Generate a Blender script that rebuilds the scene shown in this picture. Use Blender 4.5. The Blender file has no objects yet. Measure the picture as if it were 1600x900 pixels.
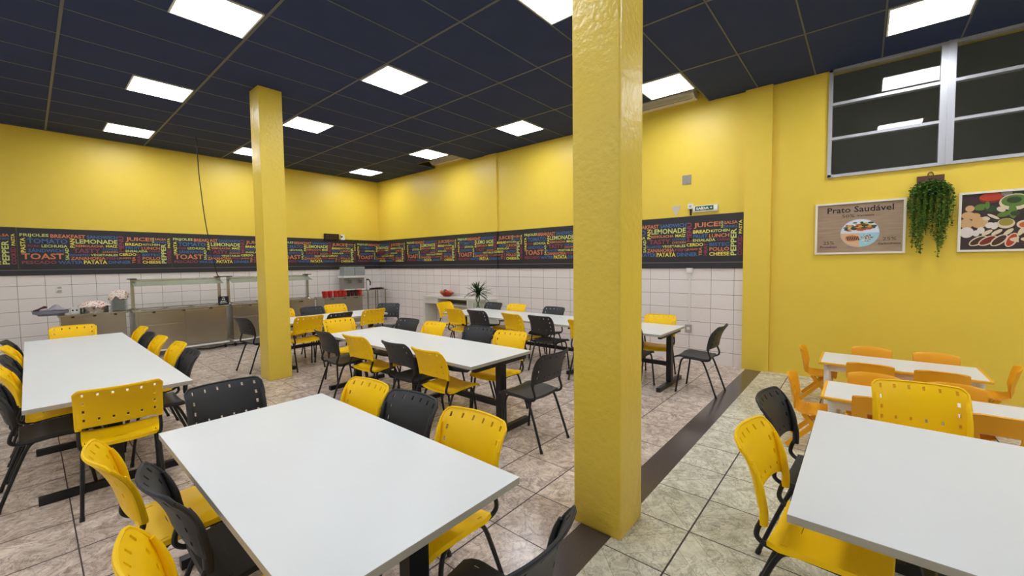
import bpy, bmesh, math, random
from mathutils import Vector, Matrix
random.seed(7)
S = bpy.context.scene
C = S.collection

# ------------------------------------------------------------------ camera
YAW, PITCH, ROLL, FPX, CYP = .7053, -.0489, -.0117, 644.02, 442.376
def cam_axes():
    f0 = Vector((math.cos(YAW), math.sin(YAW), 0)); r0 = Vector((math.sin(YAW), -math.cos(YAW), 0)); u0 = Vector((0, 0, 1))
    f = f0*math.cos(PITCH)+u0*math.sin(PITCH); u = -f0*math.sin(PITCH)+u0*math.cos(PITCH)
    return r0*math.cos(ROLL)+u*math.sin(ROLL), -r0*math.sin(ROLL)+u*math.cos(ROLL), f
cd = bpy.data.cameras.new('camera'); cam = bpy.data.objects.new('camera', cd); C.objects.link(cam)
r_, u_, f_ = cam_axes()
mw = Matrix(((r_.x, u_.x, -f_.x, 0), (r_.y, u_.y, -f_.y, 0), (r_.z, u_.z, -f_.z, 1.54), (0, 0, 0, 1)))
cam.matrix_world = mw
cd.sensor_width = 36; cd.sensor_fit = 'HORIZONTAL'; cd.lens = FPX*36/1600
cd.shift_y = -(450-CYP)/1600; cd.clip_start = .02; cd.clip_end = 60
S.camera = cam
# ------------------------------------------------------------------ world, exposure
w = bpy.data.worlds.new('night'); S.world = w; w.use_nodes = True
w.node_tree.nodes['Background'].inputs[0].default_value = (.062, .068, .07, 1)
w.node_tree.nodes['Background'].inputs[1].default_value = 1.0
S.view_settings.view_transform = 'Standard'; S.view_settings.look = 'None'
S.view_settings.exposure = 0.0; S.view_settings.gamma = 1
S.view_settings.use_curve_mapping = False
LAMP = 21.3          # emission of the ceiling light diffusers

XR, YB, ZC = 6.579, 10.61, 3.874     # right wall, back wall, ceiling
XL, YF = -3.2, -4.4

# ------------------------------------------------------------------ materials
def srgb(r, g, b):
    f = lambda c: (c/255/12.92) if c/255 <= .04045 else ((c/255+.055)/1.055)**2.4
    return (f(r), f(g), f(b), 1)
MATS = {}
def mat(name, col, rough=.5, metal=0, spec=.5, bump=None, trans=0, ior=1.45, var=0, vscale=8, coat=0):
    if name in MATS: return MATS[name]
    m = bpy.data.materials.new(name); m.use_nodes = True; MATS[name] = m
    n = m.node_tree; p = n.nodes['Principled BSDF']
    p.inputs['Base Color'].default_value = col; p.inputs['Roughness'].default_value = rough
    p.inputs['Metallic'].default_value = metal; p.inputs['Specular IOR Level'].default_value = spec
    p.inputs['Transmission Weight'].default_value = trans; p.inputs['IOR'].default_value = ior
    p.inputs['Coat Weight'].default_value = coat
    tc = n.nodes.new('ShaderNodeTexCoord')
    if var or True:
        nz = n.nodes.new('ShaderNodeTexNoise'); nz.inputs['Scale'].default_value = vscale; nz.inputs['Detail'].default_value = 4
        n.links.new(tc.outputs['Object'], nz.inputs['Vector'])
        v = var if var else .03
        mx = n.nodes.new('ShaderNodeMix'); mx.data_type = 'RGBA'
        mx.inputs['A'].default_value = tuple(c*(1-v) for c in col[:3])+(1,)
        mx.inputs['B'].default_value = tuple(min(1, c*(1+v)) for c in col[:3])+(1,)
        n.links.new(nz.outputs['Fac'], mx.inputs['Factor']); n.links.new(mx.outputs['Result'], p.inputs['Base Color'])
    if bump:
        nb = n.nodes.new('ShaderNodeTexNoise'); nb.inputs['Scale'].default_value = bump[0]; nb.inputs['Detail'].default_value = 5
        n.links.new(tc.outputs['Object'], nb.inputs['Vector'])
        bp = n.nodes.new('ShaderNodeBump'); bp.inputs['Strength'].default_value = bump[1]; bp.inputs['Distance'].default_value = .01
        n.links.new(nb.outputs['Fac'], bp.inputs['Height']); n.links.new(bp.outputs['Normal'], p.inputs['Normal'])
    return m
def math_n(n, op, a, b=None, c=None):
    x = n.nodes.new('ShaderNodeMath'); x.operation = op
    for i, v in enumerate((a, b, c)):
        if v is None: continue
        if isinstance(v, (int, float)): x.inputs[i].default_value = v
        else: n.links.new(v, x.inputs[i])
    return x.outputs[0]
def line_mask(n, sock, off, step, width):
    """1 on a line repeated every step from off"""
    t = math_n(n, 'SUBTRACT', sock, off); t = math_n(n, 'DIVIDE', t, step)
    t = math_n(n, 'ADD', t, .5); t = math_n(n, 'FLOORED_MODULO', t, 1.0); t = math_n(n, 'SUBTRACT', t, .5)
    t = math_n(n, 'ABSOLUTE', t); return math_n(n, 'LESS_THAN', t, width/2/step)
def cell_id(n, sock, off, step):
    t = math_n(n, 'SUBTRACT', sock, off); t = math_n(n, 'DIVIDE', t, step); return math_n(n, 'FLOOR', t)
def mix(n, fac, a, b):
    m = n.nodes.new('ShaderNodeMix'); m.data_type = 'RGBA'
    for k, v in (('Factor', fac), ('A', a), ('B', b)):
        if isinstance(v, (int, float)): m.inputs[k].default_value = v
        elif isinstance(v, tuple): m.inputs[k].default_value = v
        else: n.links.new(v, m.inputs[k])
    return m.outputs['Result']
def tile_mat(name, axU, offU, stU, offV, stV, axV, gw, gw2, colA, colB, grout, rough, kind):
    m = bpy.data.materials.new(name); m.use_nodes = True; n = m.node_tree; p = n.nodes['Principled BSDF']
    tc = n.nodes.new('ShaderNodeTexCoord'); sp = n.nodes.new('ShaderNodeSeparateXYZ'); n.links.new(tc.outputs['Object'], sp.inputs[0])
    U, V = sp.outputs[axU], sp.outputs[axV]
    mk = math_n(n, 'MAXIMUM', line_mask(n, U, offU, stU, gw), line_mask(n, V, offV, stV, gw2))
    idu, idv = cell_id(n, U, offU, stU), cell_id(n, V, offV, stV)
    cb = n.nodes.new('ShaderNodeCombineXYZ'); n.links.new(idu, cb.inputs[0]); n.links.new(idv, cb.inputs[1])
    wn = n.nodes.new('ShaderNodeTexWhiteNoise'); n.links.new(cb.outputs[0], wn.inputs['Vector'])
    # offset the marbling per tile
    va = n.nodes.new('ShaderNodeVectorMath'); va.operation = 'MULTIPLY_ADD'
    n.links.new(wn.outputs['Color'], va.inputs[0]); va.inputs[1].default_value = (9, 9, 9); n.links.new(tc.outputs['Object'], va.inputs[2])
    if kind == 'wall':
        fac = math_n(n, 'MULTIPLY', wn.outputs['Value'], .5)
        nz = n.nodes.new('ShaderNodeTexNoise'); nz.inputs['Scale'].default_value = 25; n.links.new(tc.outputs['Object'], nz.inputs['Vector'])
        fac = math_n(n, 'MULTIPLY_ADD', nz.outputs['Fac'], .5, fac)
        col = mix(n, fac, colA, colB)
    else:
        nz = n.nodes.new('ShaderNodeTexNoise'); nz.inputs['Scale'].default_value = 7; nz.inputs['Detail'].default_value = 8
        nz.inputs['Roughness'].default_value = .78; nz.inputs['Distortion'].default_value = 1.4
        n.links.new(va.outputs[0], nz.inputs['Vector'])
        r = n.nodes.new('ShaderNodeValToRGB'); n.links.new(nz.outputs['Fac'], r.inputs[0])
        r.color_ramp.elements[0].position = .36; r.color_ramp.elements[0].color = colB
        r.color_ramp.elements[1].position = .60; r.color_ramp.elements[1].color = colA
        col = r.outputs[0]
        # thin veins
        nv = n.nodes.new('ShaderNodeTexNoise'); nv.inputs['Scale'].default_value = 4.5; nv.inputs['Detail'].default_value = 9; nv.inputs['Roughness'].default_value = .72
        nv.inputs['Distortion'].default_value = 2.2
        n.links.new(va.outputs[0], nv.inputs['Vector'])
        t = math_n(n, 'ABSOLUTE', math_n(n, 'SUBTRACT', nv.outputs['Fac'], .5)); t = math_n(n, 'LESS_THAN', t, .013)
        col = mix(n, math_n(n, 'MULTIPLY', t, .55), col, tuple(c*.32 for c in colB[:3])+(1,))
        if kind == 'green':
            # slanted strips whose direction flips from tile to tile
            par = math_n(n, 'FLOORED_MODULO', math_n(n, 'ADD', idu, idv), 2.0)
            sg = math_n(n, 'MULTIPLY_ADD', par, 2.0, -1.0)
            dg = math_n(n, 'MULTIPLY_ADD', U, sg, V)
            ms = line_mask(n, dg, .05, .19, .004)
            st = math_n(n, 'FLOORED_MODULO', cell_id(n, dg, .05, .19), 2.0)
            col = mix(n, math_n(n, 'MULTIPLY', st, .16), col, srgb(232, 228, 205))
            col = mix(n, math_n(n, 'MULTIPLY', ms, .55), col, srgb(110, 105, 85))
    col = mix(n, mk, col, grout)
    n.links.new(col, p.inputs['Base Color'])
    rg = math_n(n, 'MULTIPLY_ADD', mk, .5, rough); n.links.new(rg, p.inputs['Roughness'])
    bp = n.nodes.new('ShaderNodeBump'); bp.inputs['Strength'].default_value = .35; bp.inputs['Distance'].default_value = .003
    n.links.new(math_n(n, 'SUBTRACT', 1.0, mk), bp.inputs['Height']); n.links.new(bp.outputs['Normal'], p.inputs['Normal'])
    return m
GROUT = srgb(60, 46, 44)
M_floorA = tile_mat('floor_tile_beige', 0, .1155, .404, 1.629, .404, 1, .0065, .009, srgb(224, 207, 189), srgb(166, 145, 130), GROUT, .22, 'floor')
M_floorB = tile_mat('floor_tile_green', 0, 2.376, .404, .720, .404, 1, .0065, .009, srgb(228, 223, 200), srgb(174, 168, 142), GROUT, .26, 'green')
M_tileY = tile_mat('wall_tile_right', 1, 1.405, .307, 1.250, .2125, 2, .005, .005, srgb(240, 232, 226), srgb(232, 223, 215), srgb(112, 98, 92), .22, 'wall')
M_tileX = tile_mat('wall_tile_back', 0, .188, .307, 1.250, .2125, 2, .005, .005, srgb(240, 234, 226), srgb(230, 223, 214), srgb(112, 98, 92), .22, 'wall')
M_granite = mat('granite', srgb(84, 74, 68), .16, var=.35, vscale=120)
M_wall = mat('yellow_paint', srgb(234, 203, 72), .42, bump=(60, .12))
M_col = mat('yellow_column_paint', srgb(232, 202, 76), .30, bump=(26, .55))
M_ceil = mat('navy_ceiling_board', srgb(54, 64, 94), .8, spec=.15, bump=(90, .15), var=.12, vscale=3)
M_bar = mat('ceiling_bar', srgb(96, 97, 94), .45)
M_slab = mat('plaster_above', srgb(90, 88, 80), .9)
M_black_panel = mat('mural_black', srgb(46, 44, 46), .45)
M_rail = mat('dark_rail', srgb(48, 46, 48), .4)
M_white = mat('white_plastic', srgb(228, 226, 218), .4)
M_top = mat('white_laminate', srgb(222, 224, 220), .34, var=.02, vscale=2.5)
M_edge = mat('table_edge', srgb(176, 170, 156), .5)
M_steelpaint = mat('black_paint_metal', srgb(26, 25, 27), .38)
M_y = mat('chair_yellow', srgb(253, 203, 2), .42, spec=.3, var=.03, vscale=20)
M_k = mat('chair_black', srgb(42, 43, 45), .48, var=.08, vscale=20)
M_kid = mat('kid_chair_orange', srgb(240, 168, 24), .42)
M_steel = mat('brushed_steel', srgb(176, 170, 156), .27, metal=.95, var=.10, vscale=5)
M_steel_dark = mat('steel_dark', srgb(120, 114, 104), .4, metal=.7)
M_alu = mat('aluminium', srgb(196, 197, 200), .35, metal=.5)
M_dark = mat('dark_rubber', srgb(22, 21, 22), .6)
M_glass = mat('window_glass', (1, 1, 1, 1), .0, trans=1, ior=1.5)
M_clear = mat('clear_glass', (.93, .97, .95, 1), .02, trans=1, ior=1.45)
M_red = mat('red_plastic', srgb(206, 44, 30), .35)
M_wood = mat('wood_slat', srgb(96, 62, 44), .6, var=.3, vscale=30)
def leafmat(name, c1, c2):
    m = mat(name, c1, .5); n = m.node_tree; p = n.nodes['Principled BSDF']
    g = n.nodes.new('ShaderNodeNewGeometry')
    n.links.new(mix(n, g.outputs['Random Per Island'], c1, c2), p.inputs['Base Color']); return m
M_leaf = leafmat('trailing_leaves', srgb(22, 66, 22), srgb(96, 140, 40))
M_leaf2 = leafmat('long_leaves', srgb(28, 52, 26), srgb(66, 88, 44))
def emis(name, col, st):
    m = bpy.data.materials.new(name); m.use_nodes = True; n = m.node_tree; p = n.nodes['Principled BSDF']
    p.inputs['Base Color'].default_value = (.9, .9, .9, 1)
    p.inputs['Emission Color'].default_value = col; p.inputs['Emission Strength'].default_value = st; return m
M_lamp = emis('lit_diffuser', (.97, 1.0, 1.09, 1), LAMP)
TXT = {'O': mat('ink_orange', srgb(214, 128, 84), .5), 'B': mat('ink_blue', srgb(70, 106, 158), .5), 'Y': mat('ink_yellow', srgb(238, 222, 92), .5),
       'G': mat('ink_green', srgb(206, 212, 120), .5), 'P': mat('ink_purple', srgb(148, 62, 84), .5), 'K': mat('ink_black', srgb(36, 28, 30), .5),
       'N': mat('ink_brown', srgb(92, 76, 56), .5), 'V': mat('ink_violet', srgb(120, 60, 92), .5), 'W': mat('ink_white', srgb(238, 238, 234), .5)}

# ------------------------------------------------------------------ mesh helpers
def obj(name, bm, m, parent=None, smooth=False, ang=40, label=None):
    me = bpy.data.meshes.new(name)
    bm.normal_update(); bm.to_mesh(me); bm.free()
    for x in (m if isinstance(m, (list, tuple)) else [m]): me.materials.append(x)
    if smooth:
        me.polygons.foreach_set('use_smooth', [True]*len(me.polygons)); me.set_sharp_from_angle(angle=math.radians(ang))
    o = bpy.data.objects.new(name, me); C.objects.link(o)
    if parent: o.parent = parent
    if label: o['label'] = label
    return o
def tag(o, label, cat, group=None, kind=None):
    o['label'] = label; o['category'] = cat
    if group: o['group'] = group
    if kind: o['kind'] = kind
    return o
def thing(name, label, cat, loc=(0, 0, 0), rz=0, group=None):
    o = bpy.data.objects.new(name, None); C.objects.link(o); o.location = loc; o.rotation_euler = (0, 0, rz)
    o.empty_display_size = .1
    return tag(o, label, cat, group)
def struct(name, bm, m, **k):
    o = obj(name, bm, m, **k); o['kind'] = 'structure'; return o
def box(bm, x0, x1, y0, y1, z0, z1, mi=0, bev=0):
    if bev:
        t = bmesh.new(); box(t, x0, x1, y0, y1, z0, z1, mi)
        bmesh.ops.bevel(t, geom=t.edges[:], offset=bev, segments=2, affect='EDGES', profile=.7)
        vm = {}
        for v in t.verts: vm[v] = bm.verts.new(v.co)
        for f in t.faces:
            g = bm.faces.new([vm[v] for v in f.verts]); g.material_index = mi
        t.free(); return
    vs = [bm.verts.new((x, y, z)) for x in (x0, x1) for y in (y0, y1) for z in (z0, z1)]
    for q in ((0, 1, 3, 2), (4, 6, 7, 5), (0, 4, 5, 1), (2, 3, 7, 6), (0, 2, 6, 4), (1, 5, 7, 3)):
        f = bm.faces.new([vs[i] for i in q]); f.material_index = mi
def BM(*boxes, bev=0):
    bm = bmesh.new()
    for b in boxes: box(bm, *b, bev=bev) if len(b) == 6 else box(bm, *b[:6], mi=b[6], bev=bev)
    return bm
def tube(bm, pts, r, seg=8, mi=0, caps=True, r2=None):
    pts = [Vector(p) for p in pts]; n = len(pts); rings = []; prev = None
    for i, p in enumerate(pts):
        d = (pts[min(i+1, n-1)]-pts[max(i-1, 0)]).normalized()
        if prev is None:
            a = Vector((1, 0, 0)) if abs(d.x) < .9 else Vector((0, 1, 0)); a = (a-d*a.dot(d)).normalized()
        else: a = (prev-d*prev.dot(d)).normalized()
        prev = a; b = d.cross(a); rr = r if r2 is None else (r2[min(i, len(r2)-1)] if isinstance(r2, (list, tuple)) else r+(r2-r)*i/(n-1))
        rings.append([bm.verts.new(p+(a*math.cos(2*math.pi*k/seg)+b*math.sin(2*math.pi*k/seg))*rr) for k in range(seg)])
    for i in range(n-1):
        for k in range(seg):
            f = bm.faces.new((rings[i][k], rings[i][(k+1) % seg], rings[i+1][(k+1) % seg], rings[i+1][k])); f.material_index = mi
    if caps:
        f = bm.faces.new(rings[0][::-1]); f.material_index = mi; f = bm.faces.new(rings[-1]); f.material_index = mi
def lathe(bm, prof, seg=20, c=(0, 0, 0), mi=0, squash=1):
    rings = []
    for r, z in prof:
        if r < 1e-5: rings.append([bm.verts.new((c[0], c[1], c[2]+z))])
        else: rings.append([bm.verts.new((c[0]+r*math.cos(2*math.pi*k/seg), c[1]+squash*r*math.sin(2*math.pi*k/seg), c[2]+z)) for k in range(seg)])
    for a, b in zip(rings, rings[1:]):
        for k in range(seg):
            if len(a) == 1 and len(b) == 1: continue
            if len(a) == 1: q = (a[0], b[(k+1) % seg], b[k])
            elif len(b) == 1: q = (a[k], a[(k+1) % seg], b[0])
            else: q = (a[k], a[(k+1) % seg], b[(k+1) % seg], b[k])
            f = bm.faces.new(q); f.material_index = mi
def smooth_path(pts, n=4):
    """Catmull-Rom through pts"""
    P = [Vector(p) for p in pts]; P = [P[0]*2-P[1]]+P+[P[-1]*2-P[-2]]; out = []
    for i in range(1, len(P)-2):
        for k in range(n):
            t = k/n; a, b, c, d = P[i-1:i+3]
            out.append(.5*((2*b)+(c-a)*t+(2*a-5*b+4*c-d)*t*t+(3*b-a-3*c+d)*t**3))
    out.append(P[-2]); return out
def dup(root, loc, rz, label, group=None):
    r = root.copy(); C.objects.link(r); r.location = loc; r.rotation_euler = (0, 0, rz); r['label'] = label
    if group: r['group'] = group
    for ch in list(root.children):
        c = ch.copy(); C.objects.link(c); c.parent = r
        for g in list(ch.children):
            d = g.copy(); C.objects.link(d); d.parent = c
    return r
_tx = {}
def text_geo(s, bold=.0):
    """outline mesh of a text, normalised to the unit box; also its aspect"""
    if (s, bold) in _tx: return _tx[(s, bold)]
    cu = bpy.data.curves.new('t', 'FONT'); cu.body = s; cu.resolution_u = 2; cu.offset = bold; cu.fill_mode = 'FRONT'
    o = bpy.data.objects.new('t', cu); C.objects.link(o)
    dg = bpy.context.evaluated_depsgraph_get(); dg.update()
    e = o.evaluated_get(dg); me = e.to_mesh()
    vs = [tuple(v.co[:2]) for v in me.vertices]; fs = [tuple(p.vertices) for p in me.polygons]
    e.to_mesh_clear(); bpy.data.objects.remove(o); bpy.data.curves.remove(cu)
    x0 = min(v[0] for v in vs); x1 = max(v[0] for v in vs); y0 = min(v[1] for v in vs); y1 = max(v[1] for v in vs)
    vs = [((x-x0)/(x1-x0), (y-y0)/(y1-y0)) for x, y in vs]
    _tx[(s, bold)] = (vs, fs); return _tx[(s, bold)]
def put_text(bm, s, x0, x1, z0, z1, fn, mi=0, vert=False, bold=.03):
    """fn maps (x along, z up) to a 3-D point; vert text reads upwards"""
    vs, fs = text_geo(s, bold)
    if vert: pts = [fn(x1-v*(x1-x0), z0+u*(z1-z0)) for u, v in vs]
    else: pts = [fn(x0+u*(x1-x0), z0+v*(z1-z0)) for u, v in vs]
    bv = [bm.verts.new(p) for p in pts]
    for f in fs:
        try: g = bm.faces.new([bv[i] for i in f]); g.material_index = mi
        except ValueError: pass
# ------------------------------------------------------------------ the room
SY0, SY1 = 1.04, 1.235
bm = BM((XL, XR, SY1, YB, -.1, 0, 0), (XL, XR, SY0, SY1, -.1, 0, 1), (XL, XR, YF, SY0, -.1, 0, 2))
struct('floor', bm, [M_floorA, M_granite, M_floorB])
TZ = 1.424; UP = 4.45
WZ0, WY0, WY1 = 2.56, -1.62, .365         # window opening
W = .2
bm = BM((XL, XR+W, YB, YB+W, -.1, UP, 0), (XL, XR, YB-.004, YB, 0, TZ, 1))
struct('wall_back', bm, [M_wall, M_tileX])
bm = BM((XR, XR+W, WY1, YB, -.1, UP, 0), (XR, XR+W, YF-W, WY1, -.1, WZ0, 0), (XR, XR+W, WY0, WY1, ZC, UP, 0), (XR, XR+W, YF-W, WY0, WZ0, UP, 0),
        (XR-.004, XR, 1.285, YB, 0, TZ, 1),
        (XR-.055, XR, .962, 1.285, 0, ZC+.3, 0),
        (XR-.03, XR, 5.975, 6.335, TZ, ZC+.3, 0), (XR-.034, XR, 5.975, 6.335, 0, TZ, 1))
struct('wall_right', bm, [M_wall, M_tileY])
M_cream = mat('cream_paint', srgb(236, 232, 220), .6)
struct('wall_front', BM((XL, XR, YF-W, YF, -.1, UP)), M_cream)
struct('wall_left', BM((XL-W, XL, YF-W, YB+W, -.1, UP)), M_cream)
# columns
def column(x0, x1, y0, y1):
    bm = BM((x0, x1, y0, y1, 0, ZC+.02), bev=.012)
    return struct('column', bm, M_col)
column(2.035, 2.325, 6.01, 6.325)
column(2.05, 2.337, .985, 1.28)
# suspended ceiling with two openings over the air conditioners
GX = [.303+1.2565*i for i in range(-3, 6)]; GX = [x for x in GX if XL < x < XR]
GY = [.511+.6265*i for i in range(-8, 17)]; GY = [y for y in GY if YF < y < YB]
HX = 5.985; HOLES = [(6.776, 8.029), (1.764, 3.017)]
ys = [YF]+sorted(sum(([a, b] for a, b in HOLES), []))+[YB]
bm = BM((XL, HX, YF, YB, ZC, ZC+.02))
for i in range(0, len(ys), 2): box(bm, HX, XR, ys[i], ys[i+1], ZC, ZC+.02)
struct('ceiling', bm, M_ceil)
bm = bmesh.new(); dz = .004
for x in GX: box(bm, x-.012, x+.012, YF, YB, ZC-dz, ZC+.001)
for i, y in enumerate(GY):
    hole = any(a+.05 < y < b-.05 for a, b in HOLES)
    box(bm, XL, HX if hole else XR, y-.007, y+.007, ZC-dz*.8, ZC+.001)
for a, b in HOLES: box(bm, HX-.012, HX+.012, a, b, ZC-.012, ZC+.02)
struct('trim_1', bm, M_bar)
struct('ceiling_slab', BM((XL-W, XR+W, YF-W, YB+W, UP, UP+.1)), M_slab)['kind'] = 'structure'
# dark rails below the word mural
struct('trim_2', BM((XL, XR, YB-.022, YB-.0045, TZ, 1.522), (XL, XR, YB-.026, YB-.022, 1.506, 1.522, 1)), [M_rail, mat('rail_edge', srgb(92, 90, 92), .35)])
struct('trim_3', BM((XR-.022, XR-.0045, 1.285, 5.975, TZ, 1.522), (XR-.022, XR-.0045, 6.335, YB-.02, TZ, 1.522), (XR-.052, XR-.0345, 5.962, 6.348, TZ, 1.522),
                    (XR-.026, XR-.022, 1.285, 5.975, 1.506, 1.522, 1), (XR-.026, XR-.022, 6.335, YB-.026, 1.506, 1.522, 1), (XR-.056, XR-.052, 5.962, 6.348, 1.506, 1.522, 1)), [M_rail, MATS['rail_edge']])
# window: aluminium frame, one mullion, tilting panes
bm = bmesh.new(); fx0, fx1 = XR-.03, XR+.05
def bar(y0, y1, z0, z1, dx=0): box(bm, fx0-dx, fx1, y0, y1, z0, z1)
bar(WY1-.035, WY1+.004, WZ0, ZC); bar(WY0, WY1, WZ0-.004, WZ0+.03); bar(WY0, WY1, ZC-.03, ZC); bar(WY0, WY0+.04, WZ0, ZC)
bar(-.715, -.665, WZ0, ZC, .012); bar(-.66, -.60, WZ0, ZC, .005); bar(-.668, -.655, WZ0, ZC, .025)
for z in (3.03, 3.448):
    bar(-.60, WY1, z-.016, z+.016, .006); bar(WY0, -.715, z-.016, z+.016, .006)
struct('window_1', bm, M_alu)
win = bpy.data.objects['window_1']
for (a, b) in ((-.60, WY1-.035), (WY0+.04, -.715)):
    for k, (z0, z1) in enumerate(((WZ0+.03, 3.014), (3.046, 3.432), (3.464, ZC-.03))):
        tilt = .0 if k != 1 else .0
        g = bmesh.new(); x = XR+.012
        vs = [g.verts.new(v) for v in ((x+tilt, a, z0), (x+tilt, b, z0), (x, b, z1), (x, a, z1), (x+tilt+.004, a, z0), (x+tilt+.004, b, z0), (x+.004, b, z1), (x+.004, a, z1))]
        for q in ((0, 1, 2, 3), (7, 6, 5, 4), (0, 4, 5, 1), (1, 5, 6, 2), (2, 6, 7, 3), (3, 7, 4, 0)): g.faces.new([vs[i] for i in q])
        bmesh.ops.recalc_face_normals(g, faces=g.faces[:])
        o = obj('pane', g, M_glass, win)
# added backdrop wall behind the glass, turning its night view dim grey
struct('backdrop_outer', BM((XR+1.6, XR+1.7, YF-.2, 2.0, 2.0, 4.6)), mat('night_backdrop', srgb(150, 152, 148), .9))

# ceiling lights
fr = bmesh.new(); a, b = .3, .285
for q in ((-a, a, -a, -b), (-a, a, b, a), (-a, -b, -b, b), (b, a, -b, b)): box(fr, *q, -.012, 0)
lamp0 = thing('ceiling_light', '', 'light', (0, 0, ZC), 0, 'square ceiling lights')
obj('frame', fr, M_white, lamp0)
df = BM((-.287, .287, -.287, .287, -.008, -.001)); obj('diffuser', df, M_lamp, lamp0)
spots = [(1.235, 9.6, 'square ceiling light nearest the back wall, furthest left of the lit squares'), (1.235, 7.09, 'square ceiling light over the left table, second from the back wall in the left row'),
         (1.235, 4.585, 'large bright square ceiling light at the top left, in the left row'), (3.135, 9.6, 'square ceiling light half hidden behind the far yellow column'),
         (3.135, 7.09, 'square ceiling light just right of the top of the far yellow column'), (3.135, 4.585, 'square ceiling light over the middle table, centre of the ceiling'),
         (3.135, 2.078, 'square ceiling light cut by the near yellow column at the top edge'), (5.645, 9.6, 'small square ceiling light nearest the corner of the yellow walls'),
         (5.645, 7.09, 'square ceiling light beside the far white air conditioner'), (5.645, 4.585, 'square ceiling light nearest the right wall, left of the near column'),
         (5.645, 2.078, 'square ceiling light just right of the near column beside an air conditioner'), (5.645, -.43, 'square ceiling light above the high window at the top right'),
         (1.235, 2.078, 'square ceiling light above the front white table'), (3.135, -.43, 'square ceiling light above the near right table'), (3.135, -2.31, 'added square fill light behind the viewer, middle row'), (5.645, -2.31, 'added square fill light beyond the right picture edge, by the right wall'),
         (1.235, -3.56, 'added square fill light at the front wall, left row'), (3.135, -3.56, 'added square fill light at the front wall, middle row'), (-1.4, -3.56, 'added square fill light in the front left corner'), (-2.6, 2.078, 'added square fill light nearest the left side wall'), (-2.6, 4.585, 'added square fill light by the left wall, second row'),
         (-1.4, 7.09, 'added square fill light left of the left table'), (-1.4, 4.585, 'added square fill light far left beyond the left table'), (-1.4, 2.078, 'added square fill light at the left side wall')]  # unseen panels behind the viewer and far left are added to brighten the room
for i, (x, y, l) in enumerate(spots):
    if i == 0: lamp0.location = (x, y, ZC-.001); lamp0['label'] = l
    else: dup(lamp0, (x, y, ZC-.001), 0, l)

# ------------------------------------------------------------------ word mural
WORDS = [('FRIJOLES', 0.033, 0.354, 2.061, 2.125, 'G', 0), ('BREAKFAST', 0.372, 0.788, 2.062, 2.125, 'O', 0), ('SANDWICH', 0.807, 1.208, 2.063, 2.122, 'B', 0), ('PASTA', 0.035, 0.09, 1.809, 2.054, 'Y', 1), ('TOMATO', 0.111, 0.569, 1.962, 2.044, 'B', 0), ('FORK', 0.116, 0.247, 1.9, 1.938, 'P', 0), ('LECHUGA', 0.265, 0.565, 1.896, 1.944, 'G', 0), ('PAN', 0.596, 0.654, 1.9, 2.054, 'Y', 1), ('LEMONADE', 0.665, 1.205, 1.971, 2.051, 'G', 0), ('REMOLACHA', 0.662, 1.02, 1.909, 1.952, 'O', 0), ('MAÍZ', 1.046, 1.202, 1.91, 1.966, 'Y', 0), ('SÁNDWICH', 0.117, 0.515, 1.812, 1.886, 'B', 0), ('SALAD', 0.531, 0.578, 1.682, 1.885, 'G', 1), ('TASTY', 0.629, 0.97, 1.811, 1.885, 'P', 0), ('COFFEE', 0.997, 1.204, 1.855, 1.891, 'B', 0), ('CHICKEN', 0.995, 1.202, 1.811, 1.844, 'O', 0), ('TOAST', 0.039, 0.515, 1.694, 1.795, 'O', 0), ('ROASTED', 0.592, 0.838, 1.75, 1.789, 'B', 0), ('VEGETABLES', 0.843, 1.2, 1.752, 1.791, 'G', 0), ('ZANAHORIA', 0.594, 1.032, 1.682, 1.739, 'O', 0), ('FISH', 1.042, 1.203, 1.689, 1.733, 'P', 0), ('PESCADO', 0.039, 0.426, 1.616, 1.67, 'P', 0), ('WATER', 0.445, 0.742, 1.612, 1.668, 'B', 0), ('PATATA', 0.753, 1.05, 1.609, 1.674, 'Y', 0), ('CERDO', 1.216, 1.456, 1.759, 1.808, 'Y', 0), ('JUGO', 1.213, 1.378, 1.692, 1.73, 'O', 0), ('DINNER', 1.07, 1.375, 1.61, 1.667, 'B', 0), ('MENU', 1.218, 1.291, 1.832, 2.12, 'P', 1), ('JUICE!', 1.319, 1.692, 2.021, 2.113, 'O', 0), ('EGGS', 1.698, 1.727, 2.018, 2.116, 'G', 1), ('SALSA', 1.739, 1.914, 2.065, 2.109, 'O', 0), ('DRINKS', 1.736, 1.911, 2.013, 2.048, 'B', 0), ('BREAD', 1.309, 1.552, 1.952, 2.002, 'Y', 0), ('KITCHEN', 1.565, 1.814, 1.958, 1.997, 'G', 0), ('FRUIT', 1.312, 1.518, 1.884, 1.935, 'B', 0), ('LUNCH', 1.537, 1.809, 1.88, 1.935, 'O', 0), ('ENSALADA', 1.309, 1.624, 1.827, 1.869, 'G', 0), ('CARNE', 1.643, 1.816, 1.83, 1.864, 'P', 0), ('BISTEC', 1.544, 1.813, 1.752, 1.803, 'B', 0), ('TEA', 1.395, 1.439, 1.616, 1.742, 'O', 1), ('MEAT', 1.465, 1.516, 1.616, 1.802, 'P', 1), ('POLLO', 1.544, 1.81, 1.683, 1.738, 'O', 0), ('CHEESE', 1.541, 1.814, 1.611, 1.666, 'Y', 0), ('PEPPER', 1.827, 1.902, 1.613, 1.997, 'G', 1), ('PASTA', 1.931, 1.972, 1.92, 2.114, 'Y', 1), ('COOKED', 1.919, 1.975, 1.612, 1.894, 'P', 1)]
INK = ['O', 'B', 'Y', 'G', 'P']
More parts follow.
